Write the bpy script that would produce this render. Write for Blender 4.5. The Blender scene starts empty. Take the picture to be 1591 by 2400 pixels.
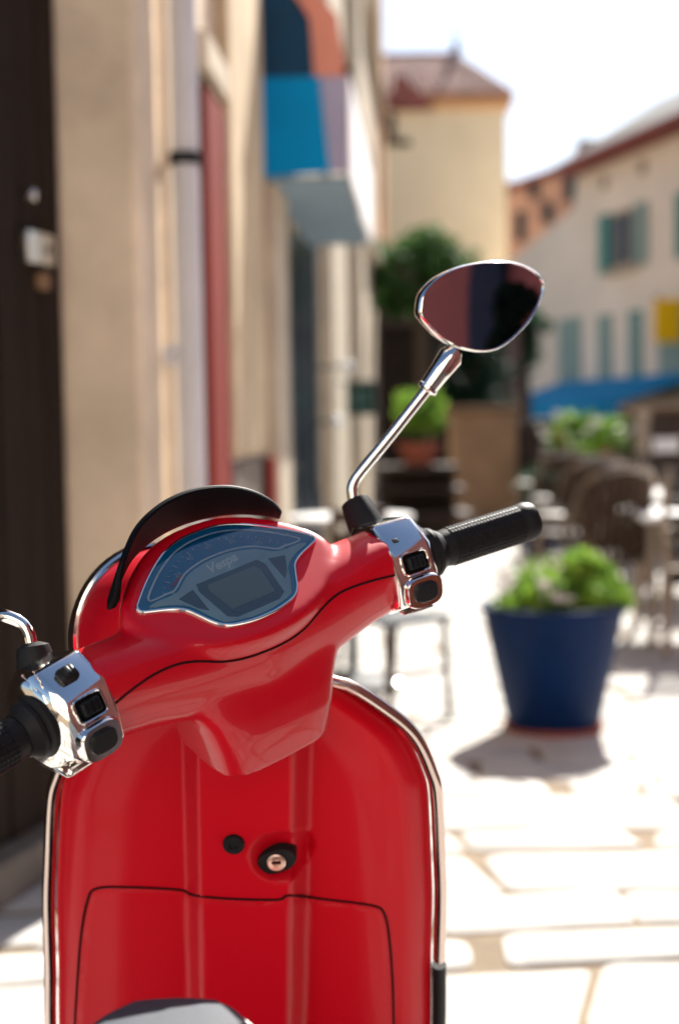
import bpy, bmesh, math, random
from mathutils import Vector as V, Matrix as Mx
from mathutils.bvhtree import BVHTree
from mathutils.geometry import delaunay_2d_cdt
R = math.radians
random.seed(11)
scene = bpy.context.scene
COL = scene.collection

# ------------------------------------------------------------------ camera
CAM_H, PITCH, ROLL = 1.2, R(3.5), R(0.9)
FW = V((0, math.cos(PITCH), -math.sin(PITCH)))
UP0, RT0 = V((0, math.sin(PITCH), math.cos(PITCH))), V((1, 0, 0))
RT = RT0 * math.cos(ROLL) - UP0 * math.sin(ROLL)
UPV = UP0 * math.cos(ROLL) + RT0 * math.sin(ROLL)
CAMP = V((0, 0, CAM_H))
cd = bpy.data.cameras.new('camera')
cd.sensor_fit = 'VERTICAL'; cd.sensor_height = 36; cd.lens = 50
cd.clip_start = 0.02; cd.clip_end = 3000
cd.dof.use_dof = True; cd.dof.focus_distance = 1.22; cd.dof.aperture_fstop = 3.2
cd.dof.aperture_blades = 0
cam = bpy.data.objects.new('camera', cd)
cam.matrix_world = Mx(((RT.x, UPV.x, -FW.x, 0), (RT.y, UPV.y, -FW.y, 0), (RT.z, UPV.z, -FW.z, CAM_H), (0, 0, 0, 1)))
COL.objects.link(cam); scene.camera = cam

# ------------------------------------------------------------------ sky, sun, exposure
SUN_EL, SUN_AZ = R(42), R(18)          # azimuth measured from +Y towards +X
world = bpy.data.worlds.new('World'); scene.world = world; world.use_nodes = True
wn = world.node_tree.nodes; wl = world.node_tree.links
bgn = wn['Background']; sky = wn.new('ShaderNodeTexSky')
sky.sky_type = 'NISHITA'; sky.sun_disc = False
sky.sun_elevation = SUN_EL; sky.sun_rotation = SUN_AZ
sky.air_density = 1.0; sky.dust_density = 1.3; sky.ozone_density = 2.0
wl.new(sky.outputs[0], bgn.inputs[0]); bgn.inputs[1].default_value = 0.052
sl = bpy.data.lights.new('sun', 'SUN'); sl.energy = 5.0; sl.angle = R(0.53); sl.color = (1, 0.95, 0.87)
sun = bpy.data.objects.new('sun', sl); COL.objects.link(sun)
SUND = V((math.sin(SUN_AZ) * math.cos(SUN_EL), math.cos(SUN_AZ) * math.cos(SUN_EL), math.sin(SUN_EL)))
sun.rotation_euler = SUND.to_track_quat('Z', 'Y').to_euler(); sun.location = (3, 10, 12)
vs = scene.view_settings
vs.view_transform = 'Standard'; vs.look = 'None'; vs.gamma = 1; vs.exposure = 1.62
scene.render.engine = 'CYCLES'
scene.cycles.use_denoising = True
scene.cycles.max_bounces = 8; scene.cycles.sample_clamp_indirect = 8

# ------------------------------------------------------------------ helpers
FPX, PW, PH = 3333.0, 1591.0, 2400.0
S = 1591 / 1568
def ray(x, y): return FW + RT * ((x - PW / 2) / FPX) - UPV * ((y - PH / 2) / FPX)
def at(x, y, d): return CAMP + ray(x, y) * d                     # sight line at depth d
def gnd(x, y, z=0.0):
    v = ray(x, y); return CAMP + v * ((z - CAM_H) / v.z)
def proj(q):
    v = V(q) - CAMP; d = v.dot(FW)
    return (PW / 2 + FPX * v.dot(RT) / d, PH / 2 - FPX * v.dot(UPV) / d, d)
def lerp(a, b, t): return a + (b - a) * t
def interp(x, tab):
    if x <= tab[0][0]: return tab[0][1:]
    for p, q in zip(tab, tab[1:]):
        if x <= q[0]:
            t = (x - p[0]) / (q[0] - p[0]); return tuple(lerp(a, b, t) for a, b in zip(p[1:], q[1:]))
    return tab[-1][1:]
def smooth01(t):
    t = max(0, min(1, t)); return t * t * (3 - 2 * t)
def catmull(pts, k=6, closed=False):
    pts = [V(p) for p in pts]; n = len(pts); out = []
    rng = range(n) if closed else range(n - 1)
    for i in rng:
        p1, p2 = pts[i], pts[(i + 1) % n]
        p0 = pts[(i - 1) % n] if (closed or i > 0) else p1 * 2 - p2
        p3 = pts[(i + 2) % n] if (closed or i + 2 < n) else p2 * 2 - p1
        for j in range(k):
            t = j / k
            out.append(0.5 * ((2 * p1) + (p2 - p0) * t + (2 * p0 - 5 * p1 + 4 * p2 - p3) * t * t + (3 * p1 - p0 - 3 * p2 + p3) * t ** 3))
    if not closed: out.append(pts[-1])
    return out

class MB:
    def __init__(s): s.v = []; s.f = []
    def add(s, vs_, fs):
        b = len(s.v); s.v += [tuple(q) for q in vs_]; s.f += [tuple(i + b for i in f) for f in fs]; return s
    def loft(s, rings, cap=True, closed=True):
        n = len(rings[0]); vv = [q for r in rings for q in r]; ff = []
        for i in range(len(rings) - 1):
            for j in range(n if closed else n - 1):
                k = (j + 1) % n
                ff.append((i * n + j, i * n + k, (i + 1) * n + k, (i + 1) * n + j))
        if cap: ff.append(tuple(reversed(range(n)))); ff.append(tuple(range((len(rings) - 1) * n, len(rings) * n)))
        return s.add(vv, ff)
    def tube(s, path, r, n=12, cap=True):
        path = [V(p) for p in path]; m = len(path); rs = r if isinstance(r, (list, tuple)) else [r] * m
        t0 = (path[1] - path[0]).normalized(); nrm = t0.orthogonal().normalized(); rings = []
        for i, p in enumerate(path):
            t = (path[min(i + 1, m - 1)] - path[max(i - 1, 0)]).normalized()
            nrm = (nrm - t * nrm.dot(t)).normalized(); b = t.cross(nrm)
            rings.append([p + (nrm * math.cos(2 * math.pi * j / n) + b * math.sin(2 * math.pi * j / n)) * rs[i] for j in range(n)])
        return s.loft(rings, cap)
    def sweep(s, path, up, sec, cap=True):                       # sec: 2D points (side, up)
        path = [V(p) for p in path]; m = len(path); rings = []
        for i, p in enumerate(path):
            t = (path[min(i + 1, m - 1)] - path[max(i - 1, 0)]).normalized()
            u = (up - t * up.dot(t)).normalized(); b = t.cross(u)
            rings.append([p + b * a + u * c for a, c in sec])
        return s.loft(rings, cap)
    def box(s, c, hx, hy, hz, ax=(1, 0, 0), ay=(0, 1, 0), az=(0, 0, 1)):
        c, ax, ay, az = V(c), V(ax), V(ay), V(az)
        vv = [c + ax * (hx * i) + ay * (hy * j) + az * (hz * k) for i in (-1, 1) for j in (-1, 1) for k in (-1, 1)]
        return s.add(vv, [(0, 1, 3, 2), (4, 6, 7, 5), (0, 4, 5, 1), (2, 3, 7, 6), (0, 2, 6, 4), (1, 5, 7, 3)])
    def bx(s, x0, x1, y0, y1, z0, z1): return s.box(((x0 + x1) / 2, (y0 + y1) / 2, (z0 + z1) / 2), abs(x1 - x0) / 2, abs(y1 - y0) / 2, abs(z1 - z0) / 2)
    def lathe(s, c, axis, prof, n=32, cap=True):                 # prof: (radius, height)
        c, ax = V(c), V(axis).normalized(); e = ax.orthogonal().normalized(); g = ax.cross(e)
        return s.loft([[c + ax * h + (e * math.cos(2 * math.pi * j / n) + g * math.sin(2 * math.pi * j / n)) * r for j in range(n)] for r, h in prof], cap)
    def prism(s, poly, off):
        return s.loft([[V(p) for p in poly], [V(p) + V(off) for p in poly]])
    def build(s, name, mat, parent=None, smooth=35, bevel=0, seg=2, recalc=True):
        me = bpy.data.meshes.new(name); me.from_pydata(s.v, [], s.f)
        if recalc:
            b = bmesh.new(); b.from_mesh(me); bmesh.ops.recalc_face_normals(b, faces=b.faces); b.to_mesh(me); b.free()
        return obj(name, me, mat, parent, smooth, bevel, seg)

def obj(name, me, mat, parent=None, smooth=35, bevel=0, seg=2):
    o = bpy.data.objects.new(name, me); COL.objects.link(o)
    if mat is not None and not me.materials: me.materials.append(M[mat] if isinstance(mat, str) else mat)
    if smooth:
        me.polygons.foreach_set('use_smooth', [True] * len(me.polygons)); me.set_sharp_from_angle(angle=R(smooth))
    if bevel:
        b = o.modifiers.new('bevel', 'BEVEL'); b.width = bevel; b.segments = seg; b.limit_method = 'ANGLE'; b.angle_limit = R(40); b.harden_normals = False
    if parent is not None:
        o.parent = parent
        if parent.type == 'EMPTY' and not parent.get('_local'): o.matrix_parent_inverse = Mx.Translation(-V(parent.location))
    return o
def tag(o, label=None, cat=None, group=None, kind=None):
    if label: o['label'] = label
    if cat: o['category'] = cat
    if group: o['group'] = group
    if kind: o['kind'] = kind
    return o
def thing(name, label, cat, loc=(0, 0, 0), group=None, local=False, rz=0):
    o = bpy.data.objects.new(name, None); o.empty_display_size = 0.1; COL.objects.link(o); o.location = loc
    if local: o['_local'] = 1; o.rotation_euler = (0, 0, rz)
    return tag(o, label, cat, group)
def copy_tree(o, parent=None):
    c = o.copy(); COL.objects.link(c)
    if parent is not None: c.parent = parent
    for ch in list(o.children): copy_tree(ch, c)
    return c
def se_ring(c, ax, ay, rx, ry, p=2.0, n=40):
    c, ax, ay = V(c), V(ax), V(ay); out = []
    for j in range(n):
        a = 2 * math.pi * j / n; ca, sa = math.cos(a), math.sin(a)
        out.append(c + ax * (rx * math.copysign(abs(ca) ** (2 / p), ca)) + ay * (ry * math.copysign(abs(sa) ** (2 / p), sa)))
    return out

# ------------------------------------------------------------------ materials
M = {}
def mat(name, col, rough=0.6, metal=0, coat=0, coat_r=0.03, var=0.0, vscale=6.0, bump=0.0, bscale=60.0, spec=0.12, col2=None, stretch=None, sheen=0, sss=0, trans=0, crough=None):
    m = bpy.data.materials.new(name); m.use_nodes = True; M[name] = m
    nt = m.node_tree; N, L = nt.nodes, nt.links; p = N['Principled BSDF']
    p.inputs['Base Color'].default_value = (*col, 1); p.inputs['Roughness'].default_value = rough
    p.inputs['Metallic'].default_value = metal; p.inputs['Specular IOR Level'].default_value = spec
    p.inputs['Coat Weight'].default_value = coat; p.inputs['Coat Roughness'].default_value = coat_r
    if trans: p.inputs['Transmission Weight'].default_value = trans
    tc = N.new('ShaderNodeTexCoord'); src = tc.outputs['Object']
    if stretch:
        mp = N.new('ShaderNodeMapping'); mp.inputs['Scale'].default_value = stretch; L.new(src, mp.inputs[0]); src = mp.outputs[0]
    if var or col2:
        nz = N.new('ShaderNodeTexNoise'); nz.inputs['Scale'].default_value = vscale; nz.inputs['Detail'].default_value = 6; nz.inputs['Roughness'].default_value = 0.62
        L.new(src, nz.inputs['Vector'])
        cr = N.new('ShaderNodeValToRGB'); cr.color_ramp.elements[0].position = 0.32; cr.color_ramp.elements[1].position = 0.68
        a = [c * (1 - var) for c in col]; b = [min(1, c * (1 + var)) for c in col] if col2 is None else list(col2)
        cr.color_ramp.elements[0].color = (*a, 1); cr.color_ramp.elements[1].color = (*b, 1)
        L.new(nz.outputs['Fac'], cr.inputs[0]); L.new(cr.outputs[0], p.inputs['Base Color'])
        if not metal and not coat:
            mr = N.new('ShaderNodeMapRange'); mr.inputs[3].default_value = max(0, rough - 0.08); mr.inputs[4].default_value = min(1, rough + 0.08)
            L.new(nz.outputs['Fac'], mr.inputs[0]); L.new(mr.outputs[0], p.inputs['Roughness'])
    if crough:                                                     # smears on polished things
        n3 = N.new('ShaderNodeTexNoise'); n3.inputs['Scale'].default_value = 28; n3.inputs['Detail'].default_value = 5; L.new(src, n3.inputs['Vector'])
        m3 = N.new('ShaderNodeMapRange'); m3.inputs[1].default_value = 0.35; m3.inputs[2].default_value = 0.75; m3.inputs[3].default_value = crough[0]; m3.inputs[4].default_value = crough[1]
        L.new(n3.outputs['Fac'], m3.inputs[0]); L.new(m3.outputs[0], p.inputs['Coat Roughness' if coat else 'Roughness'])
    if bump:
        n2 = N.new('ShaderNodeTexNoise'); n2.inputs['Scale'].default_value = bscale; n2.inputs['Detail'].default_value = 5; L.new(src, n2.inputs['Vector'])
        bp = N.new('ShaderNodeBump'); bp.inputs['Strength'].default_value = bump; bp.inputs['Distance'].default_value = 0.01
        L.new(n2.outputs['Fac'], bp.inputs['Height']); L.new(bp.outputs[0], p.inputs['Normal'])
    return m
mat('red_paint', (0.48, 0.0006, 0.011), 0.42, coat=0.42, coat_r=0.05, crough=(0.03, 0.10), spec=0.2)
mat('red_plastic', (0.50, 0.0008, 0.011), 0.45, coat=0.12, coat_r=0.10, crough=(0.06, 0.16), spec=0.15)
mat('seam_dark', (0.03, 0.001, 0.003), 0.7)
mat('chrome', (0.86, 0.85, 0.83), 0.06, metal=1, crough=(0.03, 0.16))
mat('trim_metal', (0.60, 0.49, 0.45), 0.20, metal=1, crough=(0.12, 0.28))
mat('brushed', (0.62, 0.60, 0.57), 0.26, metal=1, var=0.06, vscale=40)
mat('black_gloss', (0.0015, 0.0025, 0.004), 0.5, spec=0.12)
mat('black_plastic', (0.013, 0.014, 0.016), 0.38, bump=0.05, bscale=900)
mat('rubber', (0.014, 0.014, 0.016), 0.48, bump=0.06, bscale=600)
mat('mirror', (0.55, 0.44, 0.52), 0.02, metal=1)
mat('dial_face', (0.006, 0.26, 0.50), 0.45)  # blue of the reflected sky put into the face colour
mat('dial_silver', (0.46, 0.64, 0.72), 0.42, metal=0.0, var=0.06, vscale=80)
mat('dial_line', (0.92, 0.95, 0.96), 0.4)
mat('dial_print', (0.42, 0.62, 0.72), 0.6)
mat('lcd', (0.26, 0.34, 0.32), 0.3)
mat('lcd_frame', (0.11, 0.18, 0.225), 0.35)
mat('needle_red', (0.6, 0.02, 0.02), 0.5)
mat('lock_metal', (0.75, 0.52, 0.44), 0.38, metal=0.9)
mat('tyre', (0.018, 0.018, 0.018), 0.85, bump=0.2, bscale=80)
mat('lens_glass', (0.85, 0.87, 0.88), 0.08, spec=0.6)
mat('piping_white', (0.80, 0.78, 0.74), 0.45)
# ---- glass over the dial: clear sheet, reflective by Fresnel only
def clear_glass(name, ior=1.5, tint=(1, 1, 1)):
    m = bpy.data.materials.new(name); m.use_nodes = True; M[name] = m; nt = m.node_tree; nt.nodes.remove(nt.nodes['Principled BSDF'])
    o = nt.nodes['Material Output']; t = nt.nodes.new('ShaderNodeBsdfTransparent'); g = nt.nodes.new('ShaderNodeBsdfGlossy'); mx = nt.nodes.new('ShaderNodeMixShader'); fr = nt.nodes.new('ShaderNodeFresnel')
    t.inputs[0].default_value = (*tint, 1); g.inputs['Roughness'].default_value = 0.035; fr.inputs[0].default_value = ior
    nt.links.new(fr.outputs[0], mx.inputs[0]); nt.links.new(t.outputs[0], mx.inputs[1]); nt.links.new(g.outputs[0], mx.inputs[2]); nt.links.new(mx.outputs[0], o.inputs[0])
clear_glass('dial_glass', 2.1, (0.9, 0.95, 0.97))
# ---- seat vinyl with rows of tiny perforations
def seat_mat():
    m = mat('seat_vinyl', (0.30, 0.32, 0.345), 0.6, spec=0.15)
    N, L = m.node_tree.nodes, m.node_tree.links; p = N['Principled BSDF']; tc = N.new('ShaderNodeTexCoord')
    mp = N.new('ShaderNodeMapping'); mp.inputs['Scale'].default_value = (300, 300, 0); mp.inputs['Rotation'].default_value = (0, 0, R(32)); L.new(tc.outputs['Object'], mp.inputs[0])
    vo = N.new('ShaderNodeTexVoronoi'); vo.inputs['Scale'].default_value = 1.0; vo.inputs['Randomness'].default_value = 0.0; vo.voronoi_dimensions = '2D'; L.new(mp.outputs[0], vo.inputs['Vector'])
    cr = N.new('ShaderNodeValToRGB'); cr.color_ramp.elements[0].position = 0.16; cr.color_ramp.elements[1].position = 0.36
    cr.color_ramp.elements[0].color = (0.010, 0.013, 0.018, 1); cr.color_ramp.elements[1].color = (0.085, 0.095, 0.110, 1)
    L.new(vo.outputs['Distance'], cr.inputs[0]); L.new(cr.outputs[0], p.inputs['Base Color'])
    bp = N.new('ShaderNodeBump'); bp.inputs['Strength'].default_value = 0.5; bp.inputs['Distance'].default_value = 0.0012; L.new(vo.outputs['Distance'], bp.inputs['Height']); L.new(bp.outputs[0], p.inputs['Normal'])
seat_mat()
mat('paving', (0.43, 0.415, 0.39), 0.82, var=0.16, vscale=3.5, bump=0.35, bscale=28)
mat('joint_sand', (0.20, 0.155, 0.11), 0.95, var=0.2, vscale=5, bump=0.5, bscale=60)
mat('cream_plaster', (0.66, 0.545, 0.41), 0.9, var=0.17, vscale=3.0, bump=0.35, bscale=22)
mat('beige_plaster', (0.53, 0.42, 0.28), 0.9, var=0.18, vscale=2.4, bump=0.4, bscale=18)
mat('stone_trim', (0.50, 0.43, 0.33), 0.85, var=0.15, vscale=5, bump=0.4, bscale=30)
mat('plinth', (0.17, 0.145, 0.12), 0.9, var=0.25, vscale=5, bump=0.4, bscale=30)
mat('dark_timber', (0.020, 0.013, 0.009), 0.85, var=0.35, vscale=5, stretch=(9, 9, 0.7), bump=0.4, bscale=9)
mat('pipe_grey', (0.55, 0.55, 0.57), 0.5, var=0.06, vscale=4)
mat('iron', (0.020, 0.022, 0.025), 0.6)
mat('red_door', (0.17, 0.013, 0.006), 0.85, spec=0.1, var=0.2, vscale=4, stretch=(6, 6, 0.6))
mat('slate_panel', (0.035, 0.045, 0.055), 0.45, var=0.3, vscale=3)
mat('dark_glass', (0.02, 0.03, 0.04), 0.08)
mat('awning_blue', (0.0, 0.24, 0.52), 0.75, var=0.08, vscale=4)
mat('awning_navy', (0.012, 0.05, 0.10), 0.8, var=0.15, vscale=3)
mat('awning_salmon', (0.62, 0.26, 0.19), 0.8, var=0.08, vscale=4)
mat('awning_white', (0.82, 0.81, 0.82), 0.8, var=0.03)
mat('awning_grey', (0.20, 0.27, 0.33), 0.8, var=0.12, vscale=3)
mat('awning_lilac', (0.34, 0.33, 0.46), 0.8, var=0.1, vscale=3)
mat('sign_mark', (0.06, 0.11, 0.10), 0.6)
mat('sign_green', (0.006, 0.035, 0.03), 0.5, var=0.2)
mat('tower_plaster', (0.80, 0.67, 0.46), 0.9, var=0.07, vscale=0.8)
mat('ochre_trim', (0.62, 0.36, 0.18), 0.85, var=0.15, vscale=2)
mat('roof_tile', (0.42, 0.24, 0.19), 0.85, var=0.35, vscale=2.5, bump=0.6, bscale=8)
mat('roof_dark', (0.05, 0.048, 0.05), 0.85, var=0.3, vscale=2)
mat('eave_red', (0.26, 0.09, 0.08), 0.85, var=0.2, vscale=2)
mat('house_cream', (0.80, 0.74, 0.64), 0.9, var=0.08, vscale=0.7, bump=0.2, bscale=6)
mat('house_brick', (0.42, 0.25, 0.19), 0.9, var=0.25, vscale=1.5)
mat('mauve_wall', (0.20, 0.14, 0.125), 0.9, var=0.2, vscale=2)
mat('teal_paint', (0.03, 0.24, 0.23), 0.55, var=0.1, vscale=4)
mat('teal_pale', (0.24, 0.36, 0.34), 0.6, var=0.1, vscale=4)
mat('window_wood', (0.33, 0.27, 0.22), 0.6, var=0.1)
mat('yellow_sign', (0.95, 0.58, 0.01), 0.5)
mat('pot_blue', (0.001, 0.014, 0.062), 0.55, var=0.12, vscale=5, bump=0.08, bscale=60)
mat('terracotta', (0.26, 0.075, 0.045), 0.85, var=0.2, vscale=8)
mat('soil', (0.03, 0.02, 0.013), 0.95, bump=0.6, bscale=60)
mat('wood_brown', (0.20, 0.12, 0.07), 0.7, var=0.3, vscale=6, stretch=(8, 8, 0.8))
mat('wood_dark', (0.05, 0.035, 0.027), 0.7, var=0.3, vscale=6)
mat('wicker', (0.055, 0.036, 0.025), 0.7, var=0.3, vscale=30, bump=0.5, bscale=120)
mat('steel', (0.70, 0.69, 0.67), 0.22, metal=1, var=0.05)
mat('bronze_tube', (0.16, 0.12, 0.09), 0.22, metal=0.9, var=0.1)
mat('table_white', (0.80, 0.80, 0.79), 0.3, var=0.03)
mat('seat_black', (0.02, 0.02, 0.022), 0.5)
mat('chair_metal', (0.075, 0.052, 0.036), 0.6, var=0.1)
mat('chair_ecru', (0.26, 0.215, 0.165), 0.6, var=0.12, vscale=8)
mat('wall_brown', (0.30, 0.19, 0.115), 0.9, var=0.2, vscale=3, bump=0.4, bscale=14)
mat('pink_plaster', (0.36, 0.145, 0.135), 0.9, var=0.14, vscale=1.6, bump=0.3, bscale=14)
mat('door_navy', (0.018, 0.035, 0.065), 0.5, var=0.2, vscale=3)
mat('bark', (0.10, 0.075, 0.055), 0.9, var=0.3, vscale=10, bump=0.8, bscale=30)
def leaf_mat(name, c1, c2):
    m = mat(name, c1, 0.36, col2=c2, vscale=9); N, L = m.node_tree.nodes, m.node_tree.links; p = N['Principled BSDF']
    t = N.new('ShaderNodeBsdfTranslucent'); mx = N.new('ShaderNodeMixShader'); mx.inputs[0].default_value = 0.55
    src = p.inputs['Base Color'].links[0].from_socket; L.new(src, t.inputs[0])
    L.new(p.outputs[0], mx.inputs[1]); L.new(t.outputs[0], mx.inputs[2]); L.new(mx.outputs[0], N['Material Output'].inputs[0])
leaf_mat('leaf_fresh', (0.06, 0.19, 0.03), (0.34, 0.52, 0.07))
leaf_mat('leaf_mid', (0.03, 0.085, 0.025), (0.09, 0.19, 0.05))
leaf_mat('leaf_dark', (0.018, 0.055, 0.032), (0.05, 0.11, 0.06))
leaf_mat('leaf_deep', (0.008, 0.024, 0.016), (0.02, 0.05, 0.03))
mat('petal_white', (0.75, 0.72, 0.70), 0.6)
mat('petal_red', (0.55, 0.07, 0.06), 0.6)

# ================================================================== SETTING: ground
gm = MB(); gm.add([(-300, -300, -0.004), (300, -300, -0.004), (300, 600, -0.004), (-300, 600, -0.004)], [(0, 1, 2, 3)])
ground = tag(gm.build('ground', 'joint_sand', smooth=0), 'sunlit street ground with sandy joints under pale flagstones', 'ground', kind='structure')
rs = random.Random(5)
stones = []
y = -1.2
while y < 24:
    dep = rs.uniform(0.17, 0.36) * (1 if y < 12 else 1.3)
    x0, x1 = (-1.6, 2.4 + max(0, y) * 0.36)
    x = x0 - rs.uniform(0, 0.4)
    while x < x1:
        ln = rs.uniform(0.24, 0.80)
        g = rs.uniform(0.007, 0.019)
        base = [(x + g, y + g), (x + ln - g, y + g), (x + ln - g, y + dep - g), (x + g, y + dep - g)]
        base = [(a + rs.uniform(-.045, .045), b + rs.uniform(-.02, .02)) for a, b in base]
        # rounded, slightly irregular outline
        pts = []
        for i in range(4):
            p, pr, nx_ = V((*base[i], 0)), V((*base[i - 1], 0)), V((*base[(i + 1) % 4], 0))
            rr = rs.uniform(0.012, 0.06)
            a = p + (pr - p).normalized() * rr; c = p + (nx_ - p).normalized() * rr
            for t in (0, .33, .67, 1):
                q = a * (1 - t) ** 2 + p * (2 * t * (1 - t)) + c * t * t; pts.append(q)
        pts = [V((q.x + .05 * math.sin(2.3 * q.y + .7 * q.x), q.y + .06 * math.sin(1.9 * q.x + .5) + .035 * math.sin(4.1 * q.x + 1.3 * q.y), 0)) for q in pts]
        stones.append((pts, rs.uniform(0.0, 0.003), rs.uniform(-.004, .004), rs.uniform(-.005, .005)))
        x += ln
    y += dep
def stone_geo(st):
    pts, hz, tx, ty = st; c = sum(pts, V((0, 0, 0))) / len(pts); m = MB()
    z = lambda q: 0.003 + hz + (q.x - c.x) * tx + (q.y - c.y) * ty
    lo = [V((q.x, q.y, -0.03)) for q in pts]; hi = [V((q.x, q.y, z(q) - 0.003)) for q in pts]
    top = [V((c.x + (q.x - c.x) * .975, c.y + (q.y - c.y) * .96, z(q))) for q in pts]
    m.loft([lo, hi, top]); return m, c
vis = []
for i, st in enumerate(stones):
    c = sum(st[0], V((0, 0, 0))) / len(st[0])
    if c.y < 1.5: continue
    px, py, d = proj(c)
    if -120 < px < PW + 120 and py < PH + 160:
        hidden = 140 < px < 1000 and py > 1650                     # behind the scooter
        if not hidden: vis.append((d, i))
single = {i for d, i in sorted(vis)[:295]}
rest = MB()
for i, st in enumerate(stones):
    m, c = stone_geo(st)
    if i in single: m.build('paving_stone', 'paving', ground, smooth=50, recalc=False)
    else: rest.add(m.v, m.f)
tag(rest.build('paving_stones', 'paving', ground, smooth=50, recalc=False), kind='stuff')

# ================================================================== LEFT SIDE OF THE STREET
PHI = math.atan(0.061); FD = V((math.sin(PHI), math.cos(PHI), 0)); FN = V((math.cos(PHI), -math.sin(PHI), 0)); FK = V((-0.552, 4.06, 0))
def fp(t, off, z): return FK + FD * t + FN * off + V((0, 0, z))
def tcol(px, off=0.0, py=900):
    v = ray(px * S, py); o = FK + FN * off; k = (o - CAMP).dot(FN) / v.dot(FN); return (CAMP + v * k - o).dot(FD)
def fbox(m, t0, t1, o0, o1, z0, z1):
    return m.box(fp((t0 + t1) / 2, (o0 + o1) / 2, (z0 + z1) / 2), (t1 - t0) / 2, (o1 - o0) / 2, (z1 - z0) / 2, FD, FN)
# dark timber house nearest on the left
th = thing('timber_house', 'dark brown timber clad house wall nearest the scooter with small metal plate', 'house', (-1.5, 3, 0))
TA, TB = V((-0.768, 4.045, 0)), V((-1.55, 1.3, 0)); TD = (TB - TA).normalized(); TN = V((-TD.y, TD.x, 0)); TN = TN if TN.x > 0 else -TN
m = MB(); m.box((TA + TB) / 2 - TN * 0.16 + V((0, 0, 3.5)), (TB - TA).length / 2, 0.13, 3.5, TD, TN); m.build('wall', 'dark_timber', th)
u = 0.0; k = 0
pr = random.Random(3)
while u < (TB - TA).length - 0.15:
    w = pr.uniform(0.105, 0.15); m = MB()
    m.box(TA + TD * (u + w / 2) - TN * (0.018 + pr.uniform(0, .006)) + V((0, 0, 3.56)), w / 2 - 0.004, 0.016, 3.44, TD, TN)
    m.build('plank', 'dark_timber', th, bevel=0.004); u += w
m = MB(); m.box(TA + (TB - TA) / 2 + TN * 0.02 + V((0, 0, 0.06)), (TB - TA).length / 2 - .004, 0.05, 0.055, TD, TN); m.build('plinth', 'plinth', th, bevel=0.01)
q = at(22 * S, 578 * S, 3.86); uu = (q - TA).dot(TD); q = TA + TD * uu + V((0, 0, q.z))
plate = thing('lock_plate', 'small pale metal plate with dark keyhole on the dark timber wall', 'plate', q + TN * 0.01)
m = MB(); m.box(q + TN * 0.014, 0.075, 0.014, 0.043, TD, TN); m.build('plate', 'brushed', plate, bevel=0.004)
m = MB(); m.lathe(q + TN * 0.022 - TD * 0.035, TN, [(0.011, 0), (0.011, 0.010)], 16); m.build('keyhole', 'iron', plate)
m = MB(); m.box(q + TN * 0.012 - TD * 0.03 + V((0, 0, -0.085)), 0.026, 0.012, 0.022, TD, TN); m.build('latch', 'wood_brown', plate, bevel=0.004)
m = MB(); m.lathe(q + TN * 0.008 + TD * .02 + V((0, 0, .14)), TN, [(0.018, 0), (0.016, 0.012), (0.006, 0.018)], 16); m.build('bolt', 'brushed', plate)
# cream corner house
ch = thing('corner_house', 'cream plaster corner house with weathered edge behind the timber wall', 'house', fp(0, -0.6, 0))
t_red0, t_red1, t_b1 = tcol(468), tcol(512), tcol(604)
m = MB(); fbox(m, 0.0, t_red0, -1.2, 0.0, 0, 7.5); fbox(m, t_red1, t_b1, -1.2, 0.0, 0, 7.5); fbox(m, t_red0, t_red1, -1.2, -0.012, 2.5, 7.5); fbox(m, t_red0, t_red1, -1.2, -0.10, 0, 2.5)
m.build('wall', 'cream_plaster', ch, bevel=0.02)
m = MB(); fbox(m, t_red0 + .006, t_red1 - .006, -0.098, 0.035, 0.02, 2.42); m.build('door', 'red_door', ch, bevel=0.008)
m = MB(); fbox(m, t_red0 - .05, t_red1 + .05, 0.002, 0.05, 2.47, 2.60); m.build('lintel', 'stone_trim', ch, bevel=0.01)
for (a, b, o1) in ((t_red1 + .02, t_red1 + .36, .055), (t_red1 + .52, t_b1 - .03, .035)):
    m = MB(); fbox(m, a, b, 0.002, o1, 1.08, 7.4); m.build('pilaster', 'beige_plaster', ch, bevel=0.02)
    m = MB(); fbox(m, a - .01, b + .01, 0.002, o1 - .012, 0.0, 1.06); m.build('pilaster_base', 'plinth', ch, bevel=0.015)
m = MB(); fbox(m, t_b1 - .24, t_b1 - .06, 0.037, 0.075, 0.0, 1.05); m.build('shutter_leaf', 'red_door', ch, bevel=0.006)
m = MB(); fbox(m, -0.3, t_b1, -0.9, 0.34, 7.5, 7.65); m.build('eaves', 'stone_trim', ch)
# rain pipe
tp = tcol(440, 0.075); dp = thing('drainpipe', 'pale grey round rain pipe with dark bracket running down the cream corner house', 'pipe', fp(tp, 0.075, 0))
m = MB(); m.tube([fp(tp, 0.075, z) for z in (0.02, 2, 4, 7.5)], 0.043, 24); m.build('pipe', 'pipe_grey', dp)
for z in (2.02, 4.4):
    m = MB(); m.lathe(fp(tp, 0.075, z), (0, 0, 1), [(.044, -.018), (.052, -.018), (.052, .018), (.044, .018)], 24, cap=False); m.box(fp(tp, 0.02, z), .012, .022, .014, FD, FN); m.build('bracket', 'iron', dp)
m = MB(); m.lathe(fp(tp, 0.075, 0.95), (0, 0, 1), [(.044, -.04), (.049, -.04), (.049, .04), (.044, .04)], 24, cap=False); m.build('sleeve', 'pipe_grey', dp)
tw = tcol(392, 0.02); lit = thing('sunlit_strip', 'thin pale cable conduit built beside the grey rain pipe', 'sunlight', fp(tw, .02, 0))
m = MB(); m.tube([fp(tw, .022, z) for z in (0.3, 3, 7.4)], .014, 10); m.build('strip', 'cream_plaster', lit)  # pale tube added to stand for a strip of sunlit wall
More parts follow.
